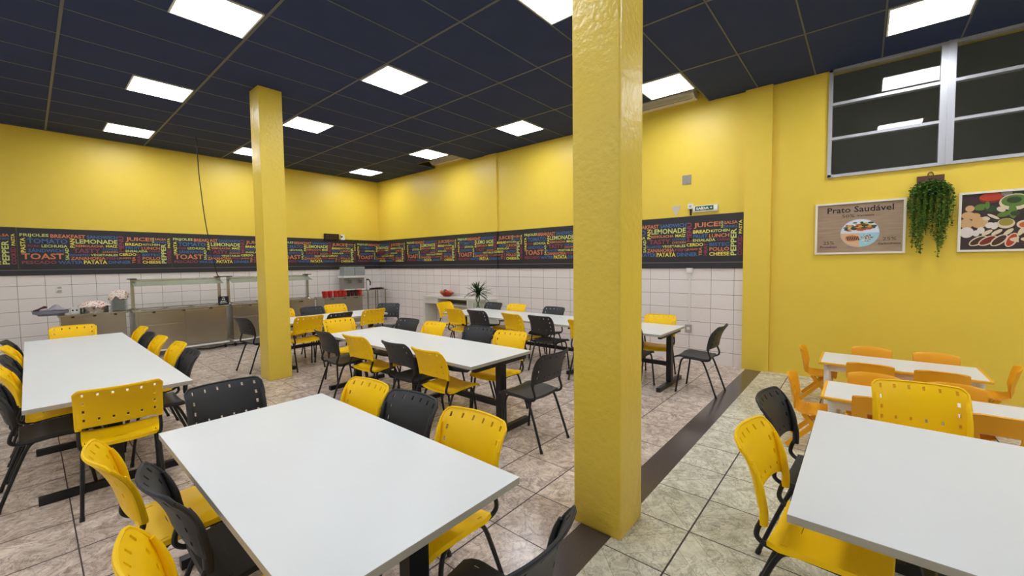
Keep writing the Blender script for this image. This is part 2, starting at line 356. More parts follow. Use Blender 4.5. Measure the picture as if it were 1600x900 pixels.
def mural(label, fn, cuts, wdt):
    """fn(x, z, out) -> point on the wall; cuts = x breaks of the board"""
    root = thing('word_mural_panel', label, 'wall panel', fn(0, 1.522, 0), 0, 'word mural panels')
    inv = Vector(root.location)
    bm = bmesh.new(); z0, z1 = 1.5225, 2.219
    for a, b in zip(cuts, cuts[1:]):
        a2, b2 = a+(.002 if a == 0 else 0), b-(.002 if b == wdt else 0)
        P = [[bm.verts.new(Vector(fn(x, z, t))-inv) for x, z in ((a2, z0), (b2, z0), (b2, z1), (a2, z1))] for t in (.001, .008)]
        for q in ((0, 1, 2, 3),): bm.faces.new([P[1][i] for i in q]); bm.faces.new([P[0][i] for i in q][::-1])
        for i in range(4): bm.faces.new((P[0][i], P[0][(i+1) % 4], P[1][(i+1) % 4], P[1][i]))
    obj('board', bm, M_black_panel, root)
    bm = bmesh.new()
    for wd, x0, x1, a, b, c, v in WORDS:
        put_text(bm, wd, x0, x1, a, b, lambda x, z: Vector(fn(x, z, .0095))-inv, INK.index(c), bool(v), .022)
    obj('lettering', bm, [TXT[c] for c in INK], root)
    return root
def on_back(x0): return lambda x, z, t: (x0+x, YB-t, z)
def on_right(y0):
    def fn(x, z, t):
        y = y0-x; o = .03 if 5.975 <= y <= 6.335 else 0
        return (XR-t-o, y, z)
    return fn
def on_corner(x, z, t):
    k = XR-5.872
    return (5.872+x, YB-t, z) if x <= k else (XR-t, YB-(x-k)-.0, z)
mural('black food word panel at the far left end of the back wall', on_back(-2.080), [0, 1.99], 1.99)
mural('black food word panel above the plate stand, left of the hanging cable', on_back(-.090), [0, 1.988], 1.988)
mural('black food word panel crossed by the hanging black cable', on_back(1.898), [0, 1.987], 1.987)
mural('black food word panel above the cup stand on the back wall', on_back(3.885), [0, 1.987], 1.987)
mural('black food word panel wrapping the room corner', on_corner, [0, XR-5.872, XR-5.871, 2.036], 2.036)
mural('black food word panel on the right wall next to the corner', on_right(9.28), [0, 1.996], 1.996)
mural('black food word panel folded over the shallow wall pillar', on_right(7.284), [0, 7.284-6.3355, 7.284-6.3349, 7.284-5.9751, 7.284-5.9745, 2.0], 2.0)
mural('black food word panel left of the near column, above the right-hand long table', on_right(5.284), [0, 2.0], 2.0)
mural('black food word panel under the exit sign, right of the near column', on_right(3.284), [0, 1.999], 1.999)
# ------------------------------------------------------------------ adult chairs
def shell(xs, zs, holes, fn, thick, close=None):
    bm = bmesh.new(); g = {}
    for i, x in enumerate(xs):
        for j, z in enumerate(zs): g[i, j] = bm.verts.new(fn(x, z))
    for i in range(len(xs)-1):
        for j in range(len(zs)-1):
            if (i, j) in holes: continue
            bm.faces.new((g[i, j], g[i+1, j], g[i+1, j+1], g[i, j+1]))
    for v in [v for v in bm.verts if not v.link_faces]: bm.verts.remove(v)
    bmesh.ops.recalc_face_normals(bm, faces=bm.faces[:])
    bmesh.ops.solidify(bm, geom=bm.faces[:], thickness=thick)
    bmesh.ops.recalc_face_normals(bm, faces=bm.faces[:])
    return bm
def axis(lo, hi, slots, hw, step):
    """grid coordinates with a narrow cell around every slot centre"""
    cuts = [lo]+sorted(sum(([s-hw, s+hw] for s in slots), []))+[hi]; out = [lo]; cells = []
    for a, b in zip(cuts, cuts[1:]):
        n = max(1, round((b-a)/step)) if (b-a) > hw*2.05 else 1
        for k in range(1, n+1): out.append(a+(b-a)*k/n)
    idx = [min(range(len(out)), key=lambda i: abs(out[i]-(s-hw))) for s in slots]
    return out, idx
def edge_y(s):
    """side edge of the backrest, s = 0 bottom, 1 top: lean plus a flare at the top"""
    return -.142-.030*s-.053*s**3
def back_fn(x, z, arch=0):
    s = (z-.548)/.252; t = min(1, abs(x)/.205); zz = z
    if abs(x) > .165:
        k = (abs(x)-.165)/.04; zz = z-.024*k**3*max(0, s)**3
    if s < .25: zz += (.006+.022*arch)*(1-t**4)*(1-s/.25)
    y = edge_y(s)-.046*(1-t*t)*(.55+.45*s)
    if t > .88: y += .012*((t-.88)/.12)
    return (x, y, zz)
sx = [-.165, -.099, -.033, .033, .099, .165]; sz = [.600, .657, .714, .771]
xs, ix = axis(-.205, .205, sx, .0058, .022); zs, iz = axis(.548, .800, sz, .0105, .020)
holes = set()
for a, i in enumerate(ix):
    for b, j in enumerate(iz):
        if a in (0, 5) or b in (0, 3): holes.add((i, j))
def make_back(long):
    bm = shell(xs, zs, holes, lambda x, z: back_fn(x, z, long), .009)
    for s in (-1, 1):      # sleeves that hold the tubes, tapering into the rolled side lip
        zb = .492 if long else .533
        pts = [(s*.193, edge_y(0)+.012+.0*k, z) for k, z in enumerate((zb, .548))]+[(s*.1945, edge_y(u)+.010, .548+.252*u) for u in (.2, .4, .6, .75)]
        P = smooth_path(pts, 3); n = len(P)
        tube(bm, P, .016, 10, r2=[.016 if i < n*.55 else .016-.009*(i/(n-1)-.55)/.45 for i in range(n)])
    pts = [back_fn(x, .800) for x in xs]; tube(bm, pts, .0062, 6)
    for s in (-1, 1): tube(bm, [back_fn(s*.205, .70+.1*k/6) for k in range(7)], .0062, 6)
    return bm
def seat_fn(x, y):
    t = x/.2; z = .438-.012*(1-t*t)+.03*(y/.25 if y < 0 else .3*y/.25)
    if y > .16: z -= .026*((y-.16)/.085)**2
    if y < -.07: z += .012*((-.07-y)/.06)**2
    k = 1-.07*max(0, (y-.15)/.095)**2-.09*max(0, (-y-.06)/.07)**2
    return (x*k, y, z)
sxs, six = axis(-.200, .200, [-.172, .172], .0028, .035); sys2, siy = axis(-.118, .245, [-.065, .165], .013, .035)
sh = {(i, j) for i in six for j in siy}
def make_seat():
    bm = bmesh.new(); g = {}; X, Y = sxs, sys2; nx, ny = len(X), len(Y)
    for i in range(-1, nx+1):
        for j in range(-1, ny+1):
            ci, cj = min(max(i, 0), nx-1), min(max(j, 0), ny-1); p = Vector(seat_fn(X[ci], Y[cj]))
            if (i, j) != (ci, cj):
                p.z -= .020; p.x += .004*(i > ci)-.004*(i < ci); p.y += .004*(j > cj)-.004*(j < cj)
            g[i, j] = bm.verts.new(p)
    for i in range(-1, nx):
        for j in range(-1, ny):
            if (i, j) in sh: continue
            bm.faces.new((g[i, j], g[i+1, j], g[i+1, j+1], g[i, j+1]))
    for v in [v for v in bm.verts if not v.link_faces]: bm.verts.remove(v)
    bmesh.ops.recalc_face_normals(bm, faces=bm.faces[:])
    bmesh.ops.solidify(bm, geom=bm.faces[:], thickness=.005); bmesh.ops.recalc_face_normals(bm, faces=bm.faces[:])
    return bm
def leg_bm(s, front):
    bm = bmesh.new()
    if front: pts = [(s*.198, .222, .0), (s*.188, .180, .30), (s*.184, .165, .375), (s*.181, .140, .408), (s*.180, .10, .414)]
    else: pts = [(s*.198, -.222, .0), (s*.188, -.130, .26), (s*.184, -.088, .365), (s*.181, -.060, .402), (s*.180, -.02, .414)]
    tube(bm, smooth_path(pts, 4), .0105, 8)
    p = Vector(pts[0]); q = p+(Vector(pts[1])-p)*.10; tube(bm, [p, q], .0128, 8)
    return bm
def make_chair(shellmat, long=0):
    t = thing('cafeteria_chair', '', 'chair')
    obj('seat', make_seat(), shellmat, t, True, 50)
    obj('backrest', make_back(long), shellmat, t, True, 50)
    for s in (-1, 1):
        obj('leg', leg_bm(s, True), M_steelpaint, t, True); obj('leg', leg_bm(s, False), M_steelpaint, t, True)
    bm = bmesh.new()
    for s in (-1, 1): tube(bm, [(s*.180, .11, .414), (s*.180, -.03, .414)], .0105, 8)
    for y in (.10, -.03): tube(bm, [(-.18, y, .414), (.18, y, .414)], .009, 8)
    obj('seat_frame', bm, M_steelpaint, t, True)
    for s in (-1, 1):
        bm = bmesh.new()
        tube(bm, smooth_path([(s*.166, .06, .414), (s*.172, -.06, .404), (s*.182, -.120, .408), (s*.190, -.152, .432), (s*.194, -.150, .47), (s*.194, -.132, .52), (s*.194, -.133, .56)], 5), .0105, 8)
        obj('backrest_support', bm, M_steelpaint, t, True)
    return t
proto = {'Y': make_chair(M_y), 'B': make_chair(M_k), 'YL': make_chair(M_y, 1), 'BL': make_chair(M_k, 1)}; used = dict.fromkeys(proto, False)
FACE = {'+x': (-math.pi/2, (1, 0)), '-x': (math.pi/2, (-1, 0)), '+y': (0, (0, 1)), '-y': (math.pi, (0, -1))}
def chair(col, bx, by, face, label, group, turn=0):
    """bx, by: the top of the backrest at its two corners"""
    rz, (fx, fy) = FACE[face]; rz += math.radians(turn)
    dx, dy = -math.sin(rz), math.cos(rz)
    loc = (bx+.232*dx, by+.232*dy, 0)
    p = proto[col]
    if not used[col]: used[col] = True; p.location = loc; p.rotation_euler = (0, 0, rz); p['label'] = label; p['group'] = group
    else: dup(p, loc, rz, label, group)
g = 'chairs around the left table'
chair('Y', .35, 7.70, '-y', 'yellow plastic chair at the far end of the left table', g, -3)
chair('Y', .89, 6.72, '-x', 'yellow plastic chair at the right side of the left table, furthest from the viewer', g)
chair('B', .86, 6.06, '-x', 'black plastic chair between two yellow ones at the right side of the left table', g)
chair('Y', .89, 5.63, '-x', 'yellow plastic chair at the right side of the left table, third from its far end', g)
chair('YL', .925, 5.01, '-x', 'yellow plastic chair behind the nearest black one, right side of the left table', g)
chair('BL', .91, 4.46, '-x', 'black plastic chair nearest the viewer on the right side of the left table', g)
chair('Y', .345, 3.55, '+y', 'large yellow chair seen from behind at the near end of the left table', g, -4)
chair('B', -.17, 6.60, '+x', 'black plastic chair at the left picture edge, furthest along the left table', g)
chair('Y', -.16, 6.12, '+x', 'yellow plastic chair at the left picture edge between two black ones', g)
chair('B', -.16, 5.45, '+x', 'black plastic chair at the left picture edge between two yellow ones', g)
chair('Y', -.17, 4.83, '+x', 'yellow plastic chair nearest the viewer at the left picture edge', g)
chair('B', -.20, 4.29, '+x', 'black chair at the left picture edge, only its seat and legs showing', g)
g = 'chairs around the front table'
chair('B', .78, 3.08, '-y', 'black plastic chair at the far end of the large front table', g, 0)
chair('Y', .15, 2.33, '+x', 'yellow chair seen edge-on left of the front table, the further of two', g)
chair('BL', .255, 1.88, '+x', 'black plastic chair seen edge-on between two yellow ones left of the front table', g)
chair('Y', .15, 1.40, '+x', 'yellow plastic chair at the bottom left picture edge, nearest the viewer', g)
chair('Y', 1.375, 2.36, '-x', 'yellow plastic chair at the right side of the front table, furthest from the viewer', g, 3)
chair('B', 1.39, 1.92, '-x', 'black plastic chair between two yellow ones at the right side of the front table', g, 4)
chair('Y', 1.395, 1.43, '-x', 'yellow plastic chair nearest the viewer on the right side of the front table', g, 2)
chair('B', .86, .64, '+y', 'black plastic chair at the bottom picture edge at the near end of the front table', g, 3)
g = 'chairs around the middle table'
chair('Y', 2.745, 5.49, '-y', 'yellow plastic chair at the far end of the middle table', g, -6)
chair('B', 2.12, 4.64, '+x', 'black plastic chair at the far left corner of the middle table', g, -2)
chair('Y', 2.18, 4.06, '+x', 'yellow plastic chair between two black ones, left side of middle table', g, 4)
chair('BL', 2.22, 3.39, '+x', 'black plastic chair at the left side of the middle table between two yellow ones', g)
chair('Y', 2.205, 2.89, '+x', 'yellow plastic chair with its seat pulled out, nearest on the left of the middle table', g, -1)
chair('B', 2.815, 1.925, '+y', 'black plastic chair at the near end of the middle table', g)
chair('B', 3.32, 4.66, '-x', 'black plastic chair at the right side of the middle table, furthest from the viewer', g, 6)
chair('Y', 3.325, 4.10, '-x', 'yellow plastic chair at the right side of the middle table, third from its near end', g)
chair('B', 3.385, 3.38, '-x', 'black plastic chair beside the nearest yellow one, right side of middle table', g, 8)
chair('Y', 3.36, 2.87, '-x', 'yellow plastic chair nearest the viewer on the right side of the middle table', g, 5)
g = 'chairs around the crosswise far table'
chair('Y', 2.745, 7.50, '-y', 'yellow plastic chair peeking out right of the far column, behind the crosswise table', g)
chair('B', 3.22, 7.42, '-y', 'black plastic chair behind the crosswise far table, before the serving counter', g, 4)
chair('Y', 3.70, 7.52, '-y', 'yellow plastic chair behind the crosswise far table, below the row of red cups', g)
chair('Y', 2.65, 6.14, '+y', 'yellow chair seen from behind at the crosswise table, touching the far column', g)
chair('B', 3.13, 6.15, '+y', 'black chair seen from behind at the crosswise table', g, 5)
chair('Y', 3.715, 6.16, '+y', 'yellow plastic chair seen from behind at the right corner of the crosswise table', g)
chair('B', 4.41, 6.82, '-x', 'black plastic chair at the right end of the crosswise table, facing the cup stand', g, 40)
chair('B', 1.95, 6.80, '+x', 'black plastic chair left of the far column, its seat hidden behind the column', g, 8)
g = 'chairs around the long right table'
chair('Y', 5.15, 6.12, '-y', 'yellow chair at the far end of the long right table, before the console', g, 8)
chair('Y', 4.53, 5.16, '+x', 'yellow plastic chair at the far left corner of the long right table', g)
chair('B', 4.55, 4.64, '+x', 'black chair, second from the far end on the left of the long right table', g)
chair('Y', 4.555, 3.93, '+x', 'yellow chair between two black ones on the left of the long right table', g, -8)
chair('B', 4.575, 3.42, '+x', 'black chair with light slots, left side of the long right table near the column', g, -2)
chair('Y', 4.525, 2.71, '+x', 'yellow plastic chair half hidden by the left edge of the near column', g)
chair('B', 4.53, 2.14, '+x', 'black chair mostly hidden behind the near column, legs showing right of it', g)
chair('B', 5.645, 5.24, '-x', 'black chair furthest away at the wall side of the long right table', g)
chair('Y', 5.655, 4.69, '-x', 'yellow chair between two black ones at the wall side of the long right table', g)
chair('B', 5.635, 3.87, '-x', 'black chair at the wall side of the long right table, just left of the column', g)
chair('Y', 5.64, 2.11, '-x', 'yellow chair at the wall side of the long right table, right of the column', g, 8)
chair('B', 5.10, 1.20, '+y', 'black chair standing free by the stone strip near the right tiled wall', g)
g = 'chairs around the near right table'
chair('YL', 2.045, .365, '-y', 'yellow plastic chair at the near right table, its back right of the near column', g, -4)
chair('BL', 2.62, .385, '-y', 'black plastic chair at the near right table, behind the yellow chair', g, -4)
chair('Y', 3.37, -.26, '-x', 'large yellow chair between the near right table and the children tables', g, 8)

# ------------------------------------------------------------------ white tables on black metal legs
TT = .69
def table(label, x0, x1, y0, y1, stations, along='y', group=None):
    """stations: positions of the leg frames along the table"""
    cx, cy = (x0+x1)/2, (y0+y1)/2
    t = thing('cafeteria_table', label, 'table', (cx, cy, 0), 0, group)
    X0, X1, Y0, Y1 = x0-cx, x1-cx, y0-cy, y1-cy
    bm = BM((X0, X1, Y0, Y1, TT-.028, TT), bev=.0025)
    for f in bm.faces: f.material_index = 0 if f.normal.z > .5 else 0
    bm.normal_update()
    for f in bm.faces:
        if abs(f.normal.z) < .5: f.material_index = 1
    obj('tabletop', bm, [M_top, M_edge], t)
    def B(a0, a1, w0, w1, z0, z1):     # a along, w across
        return (w0, w1, a0, a1, z0, z1) if along == 'y' else (a0, a1, w0, w1, z0, z1)
    c0 = cy if along == 'y' else cx
    for s in stations:
        s -= c0
        bm = BM(B(s-.03, s+.03, -.04, .04, .05, TT-.065), bev=.004)
        obj('leg', bm, M_steelpaint, t)
        obj('foot_bar', BM(B(s-.025, s+.025, -.375, .375, .0, .05), bev=.004), M_steelpaint, t)
        obj('top_bar', BM(B(s-.02, s+.02, -.34, .34, TT-.066, TT-.028), bev=.003), M_steelpaint, t)
    obj('stretcher', BM(B(stations[0]-c0, stations[-1]-c0, -.02, .02, .24, .29)), M_steelpaint, t)
    return t
table('long white table on the left in front of the steel plate stand', -.06, .77, 3.81, 7.40, [4.042, 5.13, 6.36, 7.2])
table('large white table in the left foreground, nearest the viewer', .397, 1.232, 1.02, 2.725, [1.148, 2.62])
table('long white table in the middle between the two yellow columns', 2.325, 3.127, 2.43, 5.015, [2.465, 3.72, 4.97])
table('white table standing crosswise behind the far column', 2.30, 4.08, 6.35, 7.16, [2.50, 3.98], 'x')
table('long white table along the right tiled wall, behind the near column', 4.69, 5.54, 1.755, 5.59, [1.80, 3.05, 4.30, 5.5])
table('white table in the right foreground, cut by the picture edge', 1.61, 2.86, -.64, .175, [1.75, 2.72], 'x')

# ------------------------------------------------------------------ children tables and chairs
KZ = .50
M_kidrim = mat('kid_table_rim', srgb(238, 176, 48), .45); M_kidleg = mat('kid_table_leg', srgb(226, 222, 212), .4)
def kid_table(label, x0, x1, y0, y1):
    cx, cy = (x0+x1)/2, (y0+y1)/2; t = thing('children_table', label, 'table', (cx, cy, 0)); X, Y = (x1-x0)/2, (y1-y0)/2
    bm = BM((-X, X, -Y, Y, KZ-.022, KZ-.001), bev=.008); obj('rim', bm, M_kidrim, t)
    bm = BM((-X+.022, X-.022, -Y+.022, Y-.022, KZ-.006, KZ), bev=.002); obj('tabletop', bm, M_top, t)
    bm = BM((-X+.05, -X+.07, -Y+.06, Y-.06, KZ-.09, KZ-.022), (X-.07, X-.05, -Y+.06, Y-.06, KZ-.09, KZ-.022), (-X+.06, X-.06, -Y+.05, -Y+.07, KZ-.09, KZ-.022), (-X+.06, X-.06, Y-.07, Y-.05, KZ-.09, KZ-.022))
    obj('apron', bm, M_kidleg, t)
    for sx_ in (-1, 1):
        for sy_ in (-1, 1):
            bm = bmesh.new(); cx_, cy_ = sx_*(X-.075), sy_*(Y-.075)
            tube(bm, [(cx_, cy_, 0), (cx_, cy_, .02), (cx_, cy_, KZ-.09), (cx_, cy_, KZ-.022)], .03, 14, r2=[.024, .026, .032, .036]); obj('leg', bm, M_kidleg, t, True)
def kid_chair_bm():
    # one moulded shell: seat, curve, backrest
    prof = [(.15, .288), (.10, .300), (.02, .293), (-.06, .290), (-.105, .305), (-.128, .345), (-.138, .40), (-.148, .46), (-.160, .52), (-.170, .565), (-.178, .585)]
    prof = [(p.x, p.y) for p in smooth_path([(a, b, 0) for a, b in prof], 2)]
    n = len(prof); us = [-1, -.85, -.5, -.2, .2, .5, .85, 1]; bm = bmesh.new(); g = {}
    for j, (y, z) in enumerate(prof):
        s = j/(n-1)
        for i, u in enumerate(us):
            wv = .165 if s < .3 else .165-.035*math.sin(math.pi*min(1, (s-.3)/.35)) if s < .65 else .165
            dy, dz = 0, 0
            if s > .4: dy = .035*abs(u)**2*min(1, (s-.4)/.2)
            if s < .45: dz = .018*abs(u)**3
            if s > .9: dz -= .022*abs(u)**4*(s-.9)/.1
            g[i, j] = bm.verts.new((u*wv, y+dy, z+dz))
    hole = {(3, j) for j in range(n) if .40 < prof[j][1] < .435}
    hole |= {(2, j) for _, j in hole} | {(4, j) for _, j in hole}
    for i in range(len(us)-1):
        for j in range(n-1):
            if (i, j) in hole: continue
            bm.faces.new((g[i, j], g[i+1, j], g[i+1, j+1], g[i, j+1]))
    bmesh.ops.recalc_face_normals(bm, faces=bm.faces[:]); bmesh.ops.solidify(bm, geom=bm.faces[:], thickness=.012)
    bmesh.ops.recalc_face_normals(bm, faces=bm.faces[:]); return bm
kid0 = thing('children_chair', '', 'chair')
obj('shell', kid_chair_bm(), M_kid, kid0, True, 60)
def slant(bm, p, q, w, h):
    p, q = Vector(p), Vector(q); d = (q-p).normalized(); n = Vector((1, 0, 0)); b = d.cross(n)
    vs = [bm.verts.new(c+n*sx_*w/2+b*sy_*h/2) for c in (p, q) for sx_, sy_ in ((-1, -1), (1, -1), (1, 1), (-1, 1))]
    for k in range(4): bm.faces.new((vs[k], vs[(k+1) % 4], vs[4+(k+1) % 4], vs[4+k]))
    bm.faces.new(vs[3::-1]); bm.faces.new(vs[4:])
for s in (-1, 1):
    bm = bmesh.new(); slant(bm, (s*.142, .085, .296), (s*.155, -.165, .015), .026, .036); bmesh.ops.recalc_face_normals(bm, faces=bm.faces[:]); obj('leg', bm, M_kid, kid0)
    bm = bmesh.new(); slant(bm, (s*.142, -.055, .296), (s*.155, .160, .015), .026, .036); bmesh.ops.recalc_face_normals(bm, faces=bm.faces[:]); obj('leg', bm, M_kid, kid0)
kfirst = [True]
def kid(bx, by, face, label, grp, turn=0):
    rz = FACE[face][0]+math.radians(turn); loc = (bx-.165*math.sin(rz), by+.165*math.cos(rz), 0)
    if kfirst[0]: kfirst[0] = False; kid0.location = loc; kid0.rotation_euler = (0, 0, rz); kid0['label'] = label; kid0['group'] = grp
    else: dup(kid0, loc, rz, label, grp)
kid_table('low white children table with orange rim nearest the right wall', 5.17, 5.79, -.86, .325)
kid_table('low white children table with orange rim behind the large yellow chair', 3.87, 4.43, -.97, .225)
g = 'small orange chairs at the children table by the wall'
kid(5.56, .50, '-y', 'small orange chair at the left end of the children table by the wall', g)
kid(5.90, -.09, '-x', 'small orange chair on the wall side of the far children table, left one', g)
kid(5.90, -.58, '-x', 'small orange chair on the wall side of the far children table, right one', g)
kid(4.96, -.07, '+x', 'small orange chair seen from behind, left one between the two children tables', g)
kid(4.96, -.53, '+x', 'small orange chair seen from behind, right one between the two children tables', g)
kid(5.56, -1.06, '+y', 'small orange chair at the right end of the far children table', g, -8)
g = 'small orange chairs at the nearer children table'
kid(4.17, .45, '-y', 'small orange chair at the left end of the nearer children table', g)
kid(4.55, -.09, '-x', 'small orange chair on the far side of the nearer children table, left one', g)
kid(4.53, -.55, '-x', 'small orange chair on the far side of the nearer children table, right one', g)
kid(3.76, -.13, '+x', 'small orange chair seen from behind, just left of the large yellow chair', g)
kid(3.76, -.66, '+x', 'small orange chair seen from behind, just right of the large yellow chair', g)
# ------------------------------------------------------------------ serving line on the back wall
def wheel(bm, x, y, r=.03):
    tube(bm, [(x-.012, y, r), (x+.012, y, r)], r, 14)
def stand(name, label, x0, x1, y0, y1, z, cab=True, guard=False, leftpost=True):
    t = thing(name, label, 'counter', ((x0+x1)/2, (y0+y1)/2, 0)); X, Y = (x1-x0)/2, (y1-y0)/2
    bm = BM((-X, X, -Y, Y, z-.028, z), bev=.004); obj('worktop', bm, M_steel, t)
    if cab: obj('cabinet', BM((-X+.03, X-.03, -Y+.045, Y-.02, .13, z-.028), bev=.003), M_steel, t)
    bm = BM((-X+.01, X-.01, -Y-.01, Y-.02, .098, .122), bev=.003); obj('bottom_shelf', bm, M_white, t)
    for a in (-X+.06, X-.06):
        for b in (-Y+.06, Y-.06):
            bm = bmesh.new(); tube(bm, [(a, b, .09), (a, b, .055)], .014, 10); obj('leg', bm, M_steel_dark, t)
            bm = bmesh.new(); wheel(bm, a, b+.012); box(bm, a-.016, a+.016, b-.004, b+.02, .04, .06); obj('caster', bm, M_dark, t)
    for a in (-X*.6, 0, X*.6):
        bm = BM((a-.016, a+.016, -Y-.012, -Y+.004, z-.05, z-.03), bev=.003); obj('knob', bm, M_dark, t)
    return t, X, Y
CZ = .81
t, X, Y = stand('steel_serving_counter', 'steel plate and cutlery stand at the left end of the serving line', .27, 1.075, 9.40, 10.0, CZ)
def buffet(label, x0, x1, food):
    t, X, Y = stand('steel_serving_counter', label, x0, x1, 9.17, 9.86, CZ)
    # seams of the front doors, drawn in real relief
    bm = BM((-X+.07, -.02, -Y+.036, -Y+.046, .17, CZ-.26), (-X+.07, -.02, -Y+.036, -Y+.046, CZ-.235, CZ-.05), (.02, X-.07, -Y+.036, -Y+.046, .17, CZ-.05), bev=.003)
    obj('front_panel', bm, M_steel, t)
    bm = bmesh.new()
    for k in range(3):
        a = -X+.12+(2*X-.24)*k/3; b = a+(2*X-.24)/3-.03
        box(bm, a, a+.012, -Y+.1, Y-.1, CZ, CZ+.006); box(bm, b-.012, b, -Y+.1, Y-.1, CZ, CZ+.006); box(bm, a, b, -Y+.1, -Y+.112, CZ, CZ+.006); box(bm, a, b, Y-.112, Y-.1, CZ, CZ+.006)
    obj('food_well', bm, M_steel_dark, t)
    for a in (-X+.05, X-.05):
        bm = bmesh.new(); box(bm, a-.022, a+.022, -.015, .025, CZ, 1.335); lathe(bm, [(.0, .035), (.03, .03), (.06, .012), (.075, 0)], 14, (a, .005, CZ))
        obj('guard_post', bm, M_steel, t)
        obj('guard_cap', BM((a-.055, a+.055, -.10, .10, 1.333, 1.348), bev=.003), M_dark, t)
    obj('guard_lamp_rail', BM((-X+.07, X-.07, -.03, .03, 1.255, 1.315), bev=.004), M_steel, t)
    bm = bmesh.new()
    vs = [bm.verts.new(v) for v in ((-X+.04, -.28, 1.22), (X-.04, -.28, 1.22), (X-.04, .10, 1.330), (-X+.04, .10, 1.330))]
    bm.faces.new(vs); bmesh.ops.solidify(bm, geom=bm.faces[:], thickness=.006); obj('glass_guard', bm, mat('greenish_guard_glass', srgb(196, 206, 186), .12, trans=.45, ior=1.3), t)
    return t
buffet('left steel buffet counter with glass guard, behind the left table chairs', 1.10, 2.45, 0)
buffet('steel buffet counter with glass guard, passing behind the far yellow column', 2.50, 4.12, 0)
# plates under a flowered cloth
M_plate = mat('glass_plate_edge', srgb(206, 212, 206), .2)
tops = []
for k in range(13):
    bm = bmesh.new(); lathe(bm, [(0, 0), (.07, .0), (.095, .010), (.118, .019), (.118, .022), (.092, .015), (.068, .005), (0, .004)], 24)
    if k == 0:
        p0 = obj('dinner_plate', bm, M_plate, None, True); o = p0
    else: bm.free(); o = p0.copy(); C.objects.link(o)
    o.location = (.985, 9.63, CZ+.001+.0215*k)
    tag(o, ['bottom glass plate of the tall stack under the flowered cloth', 'topmost glass plate of the tall stack, right under the flowered cloth'][k == 12] if k in (0, 12) else 'glass plate number %s from the bottom of the tall stack under the flowered cloth' % ['one', 'two', 'three', 'four', 'five', 'six', 'seven', 'eight', 'nine', 'ten', 'eleven', 'twelve'][k], 'plate', 'stacked glass dinner plates')
M_cloth = mat('flowered_cloth', srgb(236, 222, 208), .8)
n = M_cloth.node_tree; vor = n.nodes.new('ShaderNodeTexVoronoi'); vor.inputs['Scale'].default_value = 34; tc = n.nodes.new('ShaderNodeTexCoord'); n.links.new(tc.outputs['Object'], vor.inputs['Vector'])
cr = n.nodes.new('ShaderNodeValToRGB'); n.links.new(vor.outputs['Distance'], cr.inputs[0]); cr.color_ramp.interpolation = 'EASE'
e = cr.color_ramp.elements; e[0].position = .18; e[0].color = srgb(186, 92, 84); e[1].position = .42; e[1].color = srgb(238, 226, 214); x = e.new(.30); x.color = srgb(224, 150, 130)
n.links.new(cr.outputs[0], n.nodes['Principled BSDF'].inputs['Base Color'])
def cloth(name, label, cx, cy, z, rad, drop, seed, sq=1):
    rnd = random.Random(seed); bm = bmesh.new(); N = 48; rings = []
    ph = [rnd.uniform(0, 6.28) for _ in range(4)]
    for i, (r, dz) in enumerate(((0, .045), (.35, .04), (.65, .028), (.9, .010), (1.0, -.012), (1.06, -.05*drop), (1.09, -.09*drop))):
        if r == 0: rings.append([bm.verts.new((0, 0, dz))]); continue
        rg = []
        for k in range(N):
            a = 2*math.pi*k/N; wv = (.5+.5*math.sin(5*a+ph[0]))*.6+(.5+.5*math.sin(9*a+ph[1]))*.4
            zz = dz*(1 if dz > 0 else .5+.9*wv); rr = r*rad*(1+(.10*wv if r > .9 else .02*math.sin(7*a+ph[2])))
            rg.append(bm.verts.new((rr*math.cos(a), rr*math.sin(a)*sq, zz+.012*math.sin(4*a+ph[3])*(r < 1))))
        rings.append(rg)
    for k in range(N): bm.faces.new((rings[0][0], rings[1][k], rings[1][(k+1) % N]))
    for A, B in zip(rings[1:], rings[2:]):
        for k in range(N): bm.faces.new((A[k], B[k], B[(k+1) % N], A[(k+1) % N]))
    bmesh.ops.recalc_face_normals(bm, faces=bm.faces[:]); bmesh.ops.solidify(bm, geom=bm.faces[:], thickness=.003)
    o = obj(name, bm, M_cloth, None, True, 70); o.location = (cx, cy, z); return tag(o, label, 'cloth')
cloth('dish_cloth', 'pink flowered cloth draped over the tall stack of glass plates', .985, 9.63, CZ+.30, .118, 1.0, 3)
# round steel cutlery tub with its cloth
t = thing('steel_pot', 'wide low steel pot under a pink flowered cloth, left of the plates', 'pot', (.688, 9.60, CZ+.001), math.pi/2)
bm = bmesh.new(); lathe(bm, [(0, 0), (.165, 0), (.168, .005), (.168, .125), (.175, .130), (.175, .134), (.163, .132), (.163, .008), (0, .006)], 36); obj('body', bm, mat('polished_steel', srgb(196, 192, 184), .14, metal=1), t, True)
for s in (-1, 1):
    bm = bmesh.new(); tube(bm, smooth_path([(s*.165, -.04, .09), (s*.205, -.03, .095), (s*.205, .03, .095), (s*.165, .04, .09)], 4), .006, 8); obj('handle', bm, MATS['polished_steel'], t, True)
cloth('dish_cloth', 'pink flowered cloth spread over the wide low steel pot', .688, 9.60, CZ+.139, .172, .42, 8)
